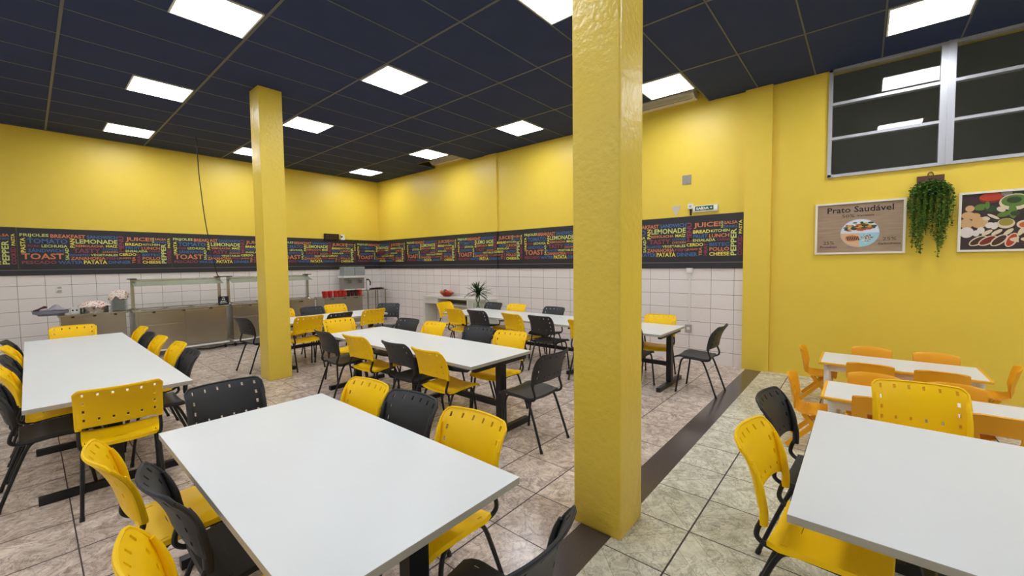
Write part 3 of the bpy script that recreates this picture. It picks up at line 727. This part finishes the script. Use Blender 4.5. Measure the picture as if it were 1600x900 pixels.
# napkin holder box with round holes
t = thing('napkin_box', 'small white box with two dark holes between tray and steel pot', 'box', (.462, 9.585, CZ+.001))
obj('body', BM((-.048, .048, -.05, .05, 0, .105), bev=.012), M_white, t)
for a in (-.022, .022):
    bm = bmesh.new(); lathe(bm, [(0, .002), (.012, .002), (.012, 0)], 14)
    for v in bm.verts: v.co = Vector((a+v.co.x, -.05-v.co.z, .058+v.co.y))
    obj('hole_rim', bm, M_dark, t)
t = thing('serving_tray', 'grey oval plastic tub at the left end of the plate stand', 'tray', (.21, 9.56, CZ+.001))
bm = bmesh.new(); lathe(bm, [(0, .0), (.135, 0), (.15, .02), (.19, .035), (.195, .075), (.187, .075), (.18, .042), (.14, .026), (0, .008)], 32, squash=.78); obj('tub', bm, mat('grey_plastic', srgb(128, 130, 140), .5), t, True)
bm = bmesh.new(); box(bm, -.2, -.19, -.1, .1, .078, .086); obj('rim_edge', bm, mat('grey_plastic', srgb(128, 130, 140), .5), t)
bm = bmesh.new(); rnd = random.Random(4)
grid = {}
for i in range(13):
    for j in range(9):
        u, v = i/12-.5, j/8-.5; hgt = .085*math.exp(-((u-.12)**2*16+(v)**2*8))+.01*rnd.random()
        grid[i, j] = bm.verts.new((u*.27, v*.19, .078+hgt))
for i in range(12):
    for j in range(8): bm.faces.new((grid[i, j], grid[i+1, j], grid[i+1, j+1], grid[i, j+1]))
bmesh.ops.solidify(bm, geom=bm.faces[:], thickness=.004)
o = obj('folded_cloth', bm, mat('lilac_cloth', srgb(206, 200, 208), .85), None, True, 80); o.location = (.23, 9.56, CZ); tag(o, 'pale lilac cloth heaped in the grey tub', 'cloth')
bm = bmesh.new(); 
for k in range(3): tube(bm, smooth_path([(-.12+.02*k, .03*k-.03, .0), (-.05+.02*k, .02*k, .03+.012*k), (.02, .02*k-.02, .045)], 4), .011, 8)
o = obj('folded_cloth', bm, mat('maroon_cloth', srgb(84, 48, 58), .8), None, True); o.location = (.15, 9.58, CZ+.082); tag(o, 'dark maroon cloth at the left edge of the grey tub', 'cloth')
# black notice on the counter
t = thing('counter_notice', 'small black upright notice with white lettering on the steel counter', 'sign', (2.405, 9.30, CZ+.001))
bm = BM((-.085, .085, -.004, .004, 0, .155)); obj('board', bm, M_dark, t)
obj('foot', BM((-.05, .05, -.02, .03, 0, .006)), M_dark, t)
bm = bmesh.new()
put_text(bm, 'Buffet', -.045, .045, .052, .072, lambda x, z: (x, -.0052, z), 0, bold=.03)
put_text(bm, 'Self-service', -.058, .058, .026, .044, lambda x, z: (x, -.0052, z), 0, bold=.03)
for a in (-.022, .006):
    vs = [bm.verts.new((a+.012*math.cos(k*math.pi/4)+.008, -.0052, .098+.010*math.sin(k*math.pi/4))) for k in range(8)]; bm.faces.new(vs)
vs = [bm.verts.new(p) for p in ((-.028, -.0052, .122), (.028, -.0052, .122), (.024, -.0052, .126), (0, -.0052, .136), (-.024, -.0052, .126))]; bm.faces.new(vs)
obj('lettering', bm, TXT['W'], t)
# cables on the floor and from the ceiling
bm = bmesh.new(); tube(bm, smooth_path([(2.09, 9.25, ZC), (2.105, 9.262, 3.3), (2.13, 9.30, 3.0), (2.19, 9.36, 2.4), (2.27, 9.42, 1.9), (2.36, 9.47, 1.42), (2.40, 9.50, 1.349)], 6), .008, 8)
tag(obj('hanging_cable', bm, M_dark, None, True), 'black cable hanging from the ceiling down to the buffet counter', 'cable')
bm = bmesh.new(); tube(bm, smooth_path([(1.5, 9.3, .012), (1.75, 9.22, .012), (1.95, 9.33, .02), (2.15, 9.25, .012), (2.45, 9.38, .012), (2.8, 9.22, .02), (3.1, 9.36, .012), (3.5, 9.28, .012)], 8), .010, 8)
tag(obj('floor_cable', bm, M_dark, None, True), 'tangled black cable on the floor beneath the buffet counters', 'cable')
# cup stand
t, X, Y = stand('steel_cup_stand', 'low steel stand carrying red cups, right end of the serving line', 4.42, 5.42, 9.46, 10.0, .78)
M_cupd = mat('dark_red_plastic', srgb(70, 24, 24), .4)
cup = bmesh.new(); lathe(cup, [(0, .004), (.034, .0), (.038, .004), (.050, .134), (.053, .138), (.051, .142), (.048, .139), (.036, .009), (0, .007)], 18)
cup0 = obj('red_cup', cup, M_red, None, True); first = True
labs = {0: 'red plastic cup at the left end of the row on the steel stand', 7: 'red plastic cup at the right end of the row, before the juice machine'}
for k, (x, y) in enumerate([(4.49, 9.54), (4.61, 9.55), (4.73, 9.55), (4.83, 9.54), (4.94, 9.54), (4.52, 9.68), (4.66, 9.69), (5.35, 9.54), (4.80, 9.70), (4.92, 9.68)]):
    o = cup0 if k == 0 else cup0.copy()
    if k: C.objects.link(o)
    o.location = (x, y, .781)
    names = ['red plastic cup at the left end of the front row on the steel stand', 'second red plastic cup from the left in the front row', 'third red plastic cup from the left in the front row', 'fourth red plastic cup from the left in the front row', 'fifth red plastic cup from the left, beside the dark cups',
             'red plastic cup behind the left end of the front row', 'red plastic cup in the back row behind the second front cup', 'red plastic cup alone at the right end, under the juice machine', 'red plastic cup in the back row behind the fourth front cup', 'red plastic cup in the back row next to the dark cups']
    tag(o, names[k], 'cup', 'red cups on the steel stand')
for k, x in enumerate((5.05, 5.15, 5.25)):
    o = cup0.copy(); C.objects.link(o); o.data = cup0.data.copy(); o.data.materials[0] = M_cupd; o.name = 'dark_cup'; o.location = (x, 9.54, .781)
    tag(o, ['dark red cup right after the bright red cups', 'dark red cup in the middle of the dark three', 'dark red cup before the last bright red one'][k], 'cup', 'dark cups on the steel stand')
# sink-like side table and juice machine
t = thing('steel_side_table', 'steel side table on thin legs in the corner, holding the juice machine and black tray', 'table', (5.78, 10.16, 0))
obj('tabletop', BM((-.64, .64, -.17, .30, .845, .870), bev=.004), M_steel, t)
for a in (-.60, .30, .60):
    for b in (-.13, .26):
        bm = bmesh.new(); tube(bm, [(a, b, 0), (a, b, .845)], .016, 10); obj('leg', bm, M_steel, t, True)
t = thing('juice_machine', 'twin-tank juice dispenser with white band, beside the corner of the room', 'juice dispenser', (5.55, 10.23, .871))
M_tank = mat('cloudy_tank', srgb(150, 156, 154), .25); M_jm = mat('machine_steel', srgb(150, 148, 142), .35, metal=.4)
obj('body', BM((-.29, .29, -.06, .17, .0, .33), bev=.01), M_jm, t)
obj('band', BM((-.31, .31, -.14, .18, .33, .385), bev=.008), M_white, t)
for s in (-1, 1):
    tk = obj('tank', BM((s*.145-.138, s*.145+.138, -.12, .16, .386, .62), bev=.02), M_tank, t)
    obj('lid', BM((s*.145-.14, s*.145+.14, -.125, .165, .620, .640), bev=.006), M_clear, tk)
    bm = bmesh.new(); tube(bm, [(s*.145, -.06, .27), (s*.145, -.11, .26), (s*.145, -.115, .20)], .017, 8); box(bm, s*.145-.04, s*.145+.04, -.13, -.115, .19, .28); obj('tap', bm, M_steel_dark, t)
    obj('drip_tray', BM((s*.15-.125, s*.15+.125, -.15, -.065, .0, .04), bev=.005), M_white, t)
# black tap-like dispenser to its right, and the tray with glasses
t = thing('soap_dispenser', 'white upright dispenser with black curved spout beside the juice machine', 'dispenser', (5.925, 10.15, .871))
obj('stand', BM((-.03, .03, -.03, .03, 0, .25), bev=.008), M_white, t)
bm = bmesh.new(); tube(bm, smooth_path([(-.03, 0, .27), (.02, -.01, .265), (.055, -.02, .22), (.06, -.03, .17), (.05, -.03, .11)], 5), .022, 8, r2=.014); obj('spout', bm, M_dark, t, True)
t = thing('black_tray', 'black round tray of dark dishes on the steel side table', 'tray', (6.21, 10.19, .871))
bm = bmesh.new(); lathe(bm, [(0, 0), (.20, 0), (.24, .02), (.245, .02), (.20, .008), (0, .008)], 28, squash=.6); obj('plate', bm, M_dark, t, True)
for a, b in ((-.09, 0), (.02, .03), (.10, -.02)):
    bm = bmesh.new(); lathe(bm, [(0, .009), (.045, .009), (.06, .035), (.056, .035), (.04, .014), (0, .014)], 16, (a, b, 0)); obj('dish', bm, M_cupd, t, True)

# ------------------------------------------------------------------ console with fruit bowl, vase
t = thing('white_console', 'long white console against the right wall under the fruit bowl', 'console', (6.38, 7.06, 0))
M_cons = mat('console_white', srgb(214, 210, 198), .45)
obj('top', BM((-.18, .175, -1.06, 1.06, .73, .775), bev=.004), M_cons, t)
obj('side_panel', BM((-.18, .175, 1.0, 1.06, 0, .73), bev=.004), M_cons, t, label='left side panel')
obj('side_panel', BM((-.18, .175, -.53, -.47, 0, .73), bev=.004), M_cons, t, label='inner side panel')
obj('cupboard', BM((-.17, .175, -1.06, -.53, 0, .73), bev=.004), mat('console_pale_green', srgb(198, 202, 184), .45), t, label='pale greenish end cupboard')
obj('drawer', BM((-.17, .15, .52, 1.0, .60, .73), bev=.004), M_cons, t)
obj('shelf', BM((-.15, .17, -.47, .52, .585, .605), bev=.003), M_cons, t)
obj('back_panel', BM((.15, .17, -.47, 1.0, .60, .73)), mat('console_back', srgb(120, 118, 104), .5), t)
M_fr = [mat('tomato_red', srgb(196, 62, 42), .4), mat('peach', srgb(224, 140, 100), .5), mat('leaf_green_fruit', srgb(72, 96, 50), .5)]
t = thing('fruit_bowl', 'red glass bowl on the white console, filled with fruit', 'bowl', (6.36, 7.42, .777))
bm = bmesh.new(); lathe(bm, [(0, 0), (.07, 0), (.09, .01), (.13, .045), (.175, .085), (.17, .088), (.125, .052), (.08, .018), (0, .010)], 28); obj('bowl', bm, mat('red_bowl', srgb(168, 44, 28), .25), t, True)
fr0 = []
for k, (a, b, z, r, c) in enumerate([(-.075, -.07, .095, .048, 0), (-.02, .075, .095, .048, 1), (.055, -.03, .095, .045, 0), (-.05, .005, .125, .044, 2), (.05, .08, .10, .045, 0), (-.07, .11, .11, .040, 1), (-.02, -.125, .115, .040, 1)]):
    bm = bmesh.new(); bmesh.ops.create_icosphere(bm, subdivisions=2, radius=r)
    o = obj('fruit', bm, M_fr[c], None, True, 90); o.location = (6.36+a, 7.42+b, .777+z)
    tag(o, ['red', 'peach coloured', 'dark green'][c]+' fruit in the red bowl '+['at the near side', 'left of the green one', 'behind the green one', 'in the middle of the heap', 'at the wall side', 'at the left rim', 'at the right rim'][k], 'fruit', 'fruit in the red bowl')
t = thing('vase_plant', 'dark long-leaved plant in a clear glass vase beside the white console', 'plant', (5.98, 6.02, 0))
bm = bmesh.new(); lathe(bm, [(0, 0), (.10, 0), (.11, .02), (.10, .40), (.085, .72), (.08, .72), (.094, .40), (.10, .02), (0, .012)], 24); obj('vase', bm, M_clear, t, True)
bm = bmesh.new(); rnd = random.Random(11)
for s in (-1, 1):
    pts = [(0, s*.05*math.cos(k*1.15), .05+.095*k) for k in range(10)]; tube(bm, smooth_path(pts, 4), .011, 8)
obj('stem', bm, mat('bamboo_stem', srgb(74, 96, 58), .5), t, True)
def blade(bm, base, az, el, L, wd, sag):
    d = Vector((math.cos(az)*math.cos(el), math.sin(az)*math.cos(el), math.sin(el))); side = d.cross(Vector((0, 0, 1))).normalized(); pr = None; n = 7
    for i in range(n+1):
        s = i/n; p = Vector(base)+d*L*s+Vector((0, 0, -sag*s*s)); wv = wd*math.sin(math.pi*(.12+.88*s))**.8*(1-s*.3) if s < 1 else 0
        a, c, b = bm.verts.new(p+side*wv), bm.verts.new(p+Vector((0, 0, -wv*.35))), bm.verts.new(p-side*wv)
        if pr: bm.faces.new((pr[0], a, c, pr[1])); bm.faces.new((pr[1], c, b, pr[2]))
        pr = (a, c, b)
bm = bmesh.new()
for k in range(46):
    az = k*2.4+rnd.uniform(-.3, .3); el = rnd.uniform(-.1, 1.35); zb = .90+.10*rnd.random()
    blade(bm, (rnd.uniform(-.03, .03), rnd.uniform(-.06, .06), zb-.02), az, el, rnd.uniform(.27, .42), .024, rnd.uniform(.04, .16))
obj('foliage', bm, M_leaf2, t, True, 80)

# ------------------------------------------------------------------ on the walls
# exit sign
t = thing('exit_sign', 'green and white SAÍDA exit sign above the word panel on the right wall', 'sign', (XR-.001, 1.80, 2.31))
bm = BM((-.035, 0, -.175, .175, -.045, .055), bev=.012); obj('housing', bm, mat('sign_ivory', srgb(222, 216, 186), .4), t)
obj('face', BM((-.0385, -.035, -.115, .14, -.022, .042)), mat('sign_green', srgb(38, 92, 62), .4), t)
bm = bmesh.new(); fn = lambda x, z: (-.0395, -x, z)
put_text(bm, 'SAÍDA', -.125, .055, -.010, .036, fn, bold=.045)
vs = [bm.verts.new(fn(x, z)) for x, z in ((.07, .004), (.085, .004), (.085, -.004), (.100, .010), (.085, .024), (.085, .016), (.07, .016))]; bm.faces.new(vs)
box(bm, -.0393, -.0385, -.170, -.120, -.018, .040); box(bm, -.0393, -.0385, .143, .168, -.018, .040)
obj('lettering', bm, TXT['W'], t)
t = thing('junction_box', 'small white socket box left of the exit sign', 'socket', (XR-.001, 2.012, 2.36))
obj('body', BM((-.03, 0, -.04, .04, -.035, .045), bev=.006), M_white, t); obj('button', BM((-.034, -.03, -.015, .015, -.012, .02), bev=.002), M_edge, t)
bm = BM((-.014, 0, -.012, .012, -.13, -.036)); obj('plug', bm, M_dark, t)
bm = bmesh.new(); vs = [(0, .075, .065), (0, -.06, .065), (0, -.045, .02), (0, .0, -.07), (0, .02, -.085), (0, .055, -.01)]
A_ = [bm.verts.new((-.004, b, c)) for a, b, c in vs]; B_ = [bm.verts.new((0, b, c)) for a, b, c in vs]; bm.faces.new(A_); bm.faces.new(B_[::-1])
for i in range(6): bm.faces.new((A_[i], B_[i], B_[(i+1) % 6], A_[(i+1) % 6]))
bmesh.ops.recalc_face_normals(bm, faces=bm.faces[:])
o = obj('bare_plaster_patch', bm, mat('plaster', srgb(206, 196, 180), .85), None); o.location = (XR-.001, 2.22, 2.33); tag(o, 'pale heart-shaped patch of bare plaster left of the exit sign', 'wall patch')
t = thing('blank_wall_plate', 'grey square cover plate high on the right wall above the exit sign', 'cover plate', (XR-.001, 2.075, 2.775))
obj('plate', BM((-.01, 0, -.066, .066, -.07, .07), bev=.003), mat('grey_plate', srgb(150, 144, 136), .5), t)
for a in (-.045, .045):
    bm = bmesh.new(); tube(bm, [(-.012, 0, a), (-.009, 0, a)], .006, 8); obj('screw', bm, M_steel_dark, t)
t = thing('wall_conduit', 'thin white conduit with a box at its top, running down the right tiled wall', 'conduit', (XR-.0045, 2.015, 0))
obj('pipe', BM((-.012, 0, -.011, .011, .56, 1.40)), M_white, t); obj('junction_box', BM((-.04, 0, -.045, .045, 1.355, 1.43), bev=.006), M_white, t)
t = thing('wall_outlet', 'grey power outlet at the bottom of the white conduit', 'outlet', (XR-.0045, 2.03, .50))
obj('plate', BM((-.012, 0, -.05, .05, -.06, .06), bev=.004), mat('grey_plate2', srgb(170, 164, 156), .45), t)
bm = bmesh.new(); lathe(bm, [(0, .002), (.02, .002), (.024, 0)], 14)
for v in bm.verts: v.co = Vector((-.012-v.co.z, v.co.x, v.co.y))
obj('socket', bm, M_white, t)
t = thing('wall_outlet', 'white double power outlet on the back tiled wall above the grey tub', 'outlet', (.348, YB-.0045, 1.175))
obj('plate', BM((-.042, .042, -.012, 0, -.06, .06), bev=.004), M_white, t)
for z in (-.028, .028): obj('socket', BM((-.024, .024, -.016, -.012, z-.016, z+.016), bev=.003), M_edge, t)
# dark clock panel
t = thing('queue_display', 'dark rectangular display on the back wall above the word mural', 'display', (5.185, YB-.010, 2.27))
obj('housing', BM((-.195, .195, -.035, 0, -.085, .085), bev=.006), mat('display_dark', srgb(44, 24, 20), .35), t)
bm = bmesh.new()
rnd = random.Random(5)
for r in range(2):
    for k in range(6):
        box(bm, -.15+.05*k, -.125+.05*k, -.0365, -.035, .018-.055*r, .042-.055*r)
obj('digits', bm, mat('dim_digits', srgb(96, 80, 70), .4), t)
t = thing('speaker_box', 'small pale box beside the dark display on the back wall', 'box', (5.465, YB-.010, 2.275))
obj('body', BM((-.035, .07, -.04, 0, -.07, .07), bev=.006), M_white, t)
bm = bmesh.new(); lathe(bm, [(0, .003), (.022, .003), (.024, 0)], 14)
for v in bm.verts: v.co = Vector((v.co.x-.015, -.04-v.co.z, v.co.y+.01))
obj('lens', bm, M_dark, t)
# air conditioners in the ceiling openings
def ac(label, y0, y1):
    t = thing('air_conditioner', label, 'air conditioner', (XR-.001, (y0+y1)/2, 3.93), 0, 'white wall air conditioners'); Y = (y1-y0)/2
    sec = [(0, 0), (-.13, .0), (-.20, .05), (-.225, .12), (-.225, .27), (-.20, .29), (0, .29)]
    bm = bmesh.new(); A = [bm.verts.new((x, -Y, z)) for x, z in sec]; B = [bm.verts.new((x, Y, z)) for x, z in sec]
    bm.faces.new(A); bm.faces.new(B[::-1])
    for i in range(len(sec)): j = (i+1) % len(sec); bm.faces.new((A[i], B[i], B[j], A[j]))
    bmesh.ops.recalc_face_normals(bm, faces=bm.faces[:]); obj('body', bm, mat('ac_ivory', srgb(226, 218, 198), .4), t)
    bm = bmesh.new(); slant(bm, (0, 0, 0), (0, 0, .01), .01, .01); bm.clear()
    vs = [bm.verts.new(v) for v in ((-.136, -Y+.04, .0035), (-.136, Y-.04, .0035), (-.194, Y-.04, .0448), (-.194, -Y+.04, .0448))]; bm.faces.new(vs)
    bmesh.ops.solidify(bm, geom=bm.faces[:], thickness=.004); obj('flap', bm, MATS['ac_ivory'], t)
    obj('air_slot', BM((-.13, -.118, -Y+.04, Y-.04, -.003, .001)), M_dark, t)
ac('white air conditioner in the ceiling gap near the room corner', 7.02, 7.98)
ac('white air conditioner in the ceiling gap right of the near column', 1.93, 2.90)
# framed prints
def frame(name, label, y0, y1, z0, z1):
    t = thing(name, label, 'picture', (XR-.001, (y0+y1)/2, (z0+z1)/2)); Y, Z = (y1-y0)/2, (z1-z0)/2; f = .022
    bm = BM((-.028, 0, -Y, Y, Z-f, Z), (-.028, 0, -Y, Y, -Z, -Z+f), (-.028, 0, -Y, -Y+f, -Z+f, Z-f), (-.028, 0, Y-f, Y, -Z+f, Z-f)); obj('frame', bm, mat('frame_cream', srgb(232, 226, 206), .45), t)
    return t, Y-f, Z-f
t, Y, Z = frame('framed_poster', 'framed Prato Saudável poster with a divided plate, left of the hanging plant', -.365, .475, 1.602, 2.236)
M_pw = mat('poster_wood', srgb(164, 138, 112), .6); n = M_pw.node_tree; wv = n.nodes.new('ShaderNodeTexNoise'); mp = n.nodes.new('ShaderNodeMapping'); tc = n.nodes.new('ShaderNodeTexCoord')
mp.inputs['Scale'].default_value = (1, 2, 26); n.links.new(tc.outputs['Object'], mp.inputs[0]); n.links.new(mp.outputs[0], wv.inputs['Vector']); wv.inputs['Scale'].default_value = 2.2; wv.inputs['Detail'].default_value = 5
n.links.new(mix(n, wv.outputs['Fac'], srgb(136, 112, 90), srgb(184, 160, 132)), n.nodes['Principled BSDF'].inputs['Base Color'])
sheet = obj('print', BM((-.012, -.002, -Y, Y, -Z, Z)), M_pw, t)
fn = lambda x, z: (-.0135, -x, z)      # x to the right as seen from the room
def disc(bm, cx, cz, rx, rz, a0=0, a1=360, mi=0, dx=0, n_=28):
    vs = [] if a1-a0 >= 360 else [bm.verts.new((fn(0, 0)[0]-dx, -cx, cz))]
    k0 = n_ if a1-a0 < 360 else n_-1
    for k in range(k0+1):
        a = math.radians(a0+(a1-a0)*k/n_); vs.append(bm.verts.new((fn(0, 0)[0]-dx, -(cx+rx*math.cos(a)), cz+rz*math.sin(a))))
    f = bm.faces.new(vs); f.material_index = mi
PC = [mat('plate_ring', srgb(176, 186, 190), .5), mat('plate_top', srgb(216, 222, 232), .5), mat('plate_peach', srgb(222, 178, 136), .5), mat('plate_blue', srgb(158, 204, 212), .5),
      mat('salad_green', srgb(58, 74, 40), .5), mat('salad_red', srgb(180, 84, 60), .5), mat('salad_yellow', srgb(206, 160, 60), .5), mat('meat_brown', srgb(84, 48, 34), .5), mat('meat_tan', srgb(196, 140, 96), .5)]
bm = bmesh.new(); cx, cz, R = .015, -.065, .178
disc(bm, cx, cz, R+.006, R*.93+.006, mi=0); disc(bm, cx, cz, R, R*.93, 0, 180, 1, .0005); disc(bm, cx, cz, R, R*.93, 180, 270, 2, .0005); disc(bm, cx, cz, R, R*.93, 270, 360, 3, .0005)
rnd = random.Random(2)
for k in range(60):
    disc(bm, cx+max(-.13, min(.13, rnd.gauss(0, .062))), cz+.075+max(-.045, min(.05, rnd.gauss(0, .026))), rnd.uniform(.014, .034), rnd.uniform(.008, .016), mi=rnd.choice([4, 4, 4, 5, 6]), dx=.0008+k*.00003, n_=10)
disc(bm, cx-.075, cz-.062, .062, .040, mi=8, dx=.001)
for k in range(7):
    a = cx-.125+.017*k; vs = [bm.verts.new((fn(0, 0)[0]-.0013, -(a+u), cz+z)) for u, z in ((0, -.035), (.008, -.036), (.022, -.075-.012*math.sin(k)), (.014, -.078))]
    vs = [bm.verts.new((fn(0, 0)[0]-.0013, -(a+u), cz+z)) for u, z in ((0, -.040), (.009, -.036), (.024, -.086), (.014, -.090))]; f = bm.faces.new(vs); f.material_index = 7
for k in range(46):
    disc(bm, cx+.075+rnd.gauss(0, .028), cz-.062+rnd.gauss(0, .02), .0075, .006, mi=rnd.choice([1, 5, 8, 4, 6]), dx=.0008+k*.00002, n_=6)
for v in list(bm.verts):
    if not v.link_faces: bm.verts.remove(v)
obj('plate_drawing', bm, PC, sheet)
bm = bmesh.new(); f2 = lambda x, z: (-.0137, -x, z); inks = ['K', 'N', 'V']
put_text(bm, 'Prato Saudável', -.30, .315, .190, .262, f2, 0, bold=.012)
put_text(bm, '50%', -.155, -.035, .130, .168, f2, 1, bold=.01); put_text(bm, 'Vegetais', -.015, .145, .132, .158, f2, 1)
put_text(bm, '25%', -.335, -.225, -.195, -.155, f2, 1, bold=.01); put_text(bm, 'Proteínas', -.365, -.20, -.240, -.212, f2, 2)
put_text(bm, '25%', .225, .345, -.165, -.125, f2, 1, bold=.01); put_text(bm, 'Carboidratos', .185, .382, -.212, -.186, f2, 1)
obj('lettering', bm, [TXT[c] for c in inks], sheet)

t, Y, Z = frame('framed_food_photo', 'framed photograph of spices, garlic and wooden scoops at the right picture edge', -1.615, -.775, 1.602, 2.236)
sheet = obj('print', BM((-.012, -.002, -Y, Y, -Z, Z)), mat('dark_table_print', srgb(58, 42, 38), .5, var=.3, vscale=20), t)
cols = dict(red=(184, 62, 36), dred=(120, 40, 28), dgr=(52, 70, 34), gr=(92, 122, 48), cream=(214, 196, 164), skin=(206, 164, 112), white=(220, 208, 200), olive=(150, 138, 52), brown=(70, 44, 30), orange=(196, 96, 44), grey=(140, 134, 130))
CK = list(cols); CM = [mat('print_'+k, srgb(*v), .5, var=.12, vscale=60) for k, v in cols.items()]
bm = bmesh.new(); d_ = [0]
def E(px, py, rx, ry, c, rot=0):
    """ellipse on the print; px, py in the 900-px view of its left part"""
    x = -Y+(px-100)/800*.45*1.0; z = Z-(py-110)/700*(2*Z); rx = rx/800*.45; ry = ry/700*2*Z; d_[0] += .00003
    vs = []
    for k in range(16):
        a = 2*math.pi*k/16; u, v = rx*math.cos(a), ry*math.sin(a); cr_, sr = math.cos(rot), math.sin(rot)
        uu, vv = x+u*cr_-v*sr, z+u*sr+v*cr_
        uu = min(max(uu, -Y+.001), Y-.001); vv = min(max(vv, -Z+.001), Z-.001)
        vs.append(bm.verts.new((-.0122-d_[0], -uu, vv)))
    f = bm.faces.new(vs); f.material_index = CK.index(c)
E(660, 120, 70, 45, 'grey'); E(470, 175, 150, 62, 'dred'); E(470, 160, 145, 50, 'red'); E(870, 110, 150, 55, 'dgr'); E(760, 240, 190, 100, 'cream'); E(760, 225, 165, 72, 'gr'); E(750, 215, 90, 40, 'dgr')
E(350, 280, 90, 40, 'gr', .2); E(480, 310, 90, 40, 'dgr', -.2); E(430, 260, 30, 50, 'gr'); E(600, 320, 60, 30, 'cream', -.6); E(640, 380, 90, 30, 'gr', .3); E(740, 350, 50, 90, 'gr', .1); E(770, 380, 60, 30, 'dgr')
E(210, 290, 60, 40, 'skin', .4); E(190, 375, 90, 45, 'skin'); E(270, 390, 80, 40, 'skin', .2); E(170, 480, 80, 70, 'skin', .2); E(340, 470, 110, 70, 'skin', .15); E(420, 425, 50, 25, 'cream', -.4)
E(180, 590, 95, 68, 'white', .1); E(300, 605, 45, 40, 'white'); E(360, 570, 50, 42, 'white'); E(470, 510, 60, 35, 'white', .5); E(530, 520, 45, 45, 'white', -.3)
E(510, 405, 90, 16, 'cream', -.6); E(665, 495, 110, 62, 'cream'); E(665, 480, 88, 45, 'olive'); E(880, 515, 90, 50, 'cream'); E(890, 520, 70, 34, 'orange')
for px, c in ((330, 'brown'), (450, 'dred'), (590, 'brown'), (740, 'red')):
    r = {330: .62, 450: .62, 590: .8, 740: 1.2}[px]
    E(px+110, 600, 80, 22, 'cream', r); E(px, 700, 135, 48, 'cream', r); E(px, 700, 118, 34, c, r)
for k, (px, c) in enumerate(((880, 'brown'), (1010, 'orange'), (1140, 'dgr'), (1270, 'red'))):
    E(px+20, 590, 26, 60, 'cream'); E(px, 700, 52, 110, 'cream', 1.5-.0*k); E(px, 700, 110, 38, c, 1.57)
for k, (px, py, c) in enumerate(((980, 180, 'orange'), (1160, 260, 'gr'), (1330, 170, 'red'), (1060, 380, 'skin'), (1230, 440, 'cream'), (1400, 400, 'gr'), (1380, 600, 'skin'))):
    E(px, py, 95, 62, 'cream'); E(px, py-6, 78, 48, c)
obj('food_picture', bm, CM, sheet)

# hanging plant on a wooden board
t = thing('hanging_wall_plant', 'trailing green plant on a dark wooden board between the two framed pictures', 'plant', (XR-.001, -.552, 2.46))
bm = bmesh.new()
for k in range(7): box(bm, -.018, 0, -.108, .108, -.005-.030*(k+1), -.009-.030*k+.002)
box(bm, -.010, 0, -.108, .108, -.21, .0)
obj('board', bm, M_wood, t)
bm = bmesh.new(); tube(bm, smooth_path([(-.008, .022, -.002), (-.008, .018, .022), (-.008, 0, .038), (-.008, -.018, .022), (-.008, -.022, -.002)], 4), .0045, 8); obj('hanging_loop', bm, M_wood, t)
bm = bmesh.new(); lathe(bm, [(0, -.23), (.045, -.23), (.058, -.15), (.058, -.145), (.05, -.15), (0, -.155)], 18, (-.085, 0, 0)); obj('pot', bm, M_dark, t, True)
bm = bmesh.new(); rnd = random.Random(21)
def leaf(p, s):
    az, el, tw = rnd.uniform(0, 6.28), rnd.uniform(-1.0, .5), rnd.uniform(-1, 1)
    m = Matrix.Rotation(az, 3, 'Z') @ Matrix.Rotation(el, 3, 'Y') @ Matrix.Rotation(tw, 3, 'X')
    vs = [bm.verts.new(p+m @ Vector(v)*s) for v in ((0, 0, 0), (.5, .45, .08), (1.1, .38, .0), (1.45, 0, -.12), (1.1, -.38, 0), (.5, -.45, .08), (.8, 0, -.05))]
    for a, b in ((0, 1), (1, 2), (2, 3), (3, 4), (4, 5), (5, 0)): bm.faces.new((vs[a], vs[b], vs[6]))
stems = bmesh.new()
for k in range(64):
    y = -.165+.33*((k*.618) % 1); side = (k % 3)/3
    # strand ends: long at the left, short in the middle, long on the right side
    if y > .05: L = rnd.uniform(.55, .93)
    elif y > -.05: L = rnd.uniform(.40, .70)
    else: L = rnd.uniform(.60, .93)
    if abs(y) > .13: L = rnd.uniform(.35, .68)
    x = -.05-.10*side; p0 = Vector((-.085, y*.35, -.13)); p1 = Vector((x-.02, y*.9, -.085-.07*abs(y)/.16)); p2 = Vector((x-.01, y*1.08, -.26)); p3 = Vector((x+rnd.uniform(-.01, .01), y+rnd.uniform(-.015, .015), -L))
    pts = smooth_path([p0, p1, p2, p2.lerp(p3, .5)+Vector((0, rnd.uniform(-.01, .01), 0)), p3], 6); tube(stems, pts, .0022, 5)
    for a, b in zip(pts, pts[1:]):
        nl = max(2, int((b-a).length/.0075))
        for q in range(nl): leaf(a.lerp(b, rnd.random())+Vector([rnd.uniform(-.008, .008) for _ in range(3)]), rnd.uniform(.012, .0185))
for k in range(800):
    a = rnd.uniform(0, math.pi*2); r = rnd.random()**.5
    leaf(Vector((-.09+.085*r*math.cos(a), .155*r*math.sin(a), -.13+.075*(1-r*r)-.12*rnd.random())), rnd.uniform(.014, .022))
for v in list(bm.verts):
    pass
obj('foliage', bm, M_leaf, t); obj('vine', stems, mat('vine_stem', srgb(110, 130, 50), .6), t)
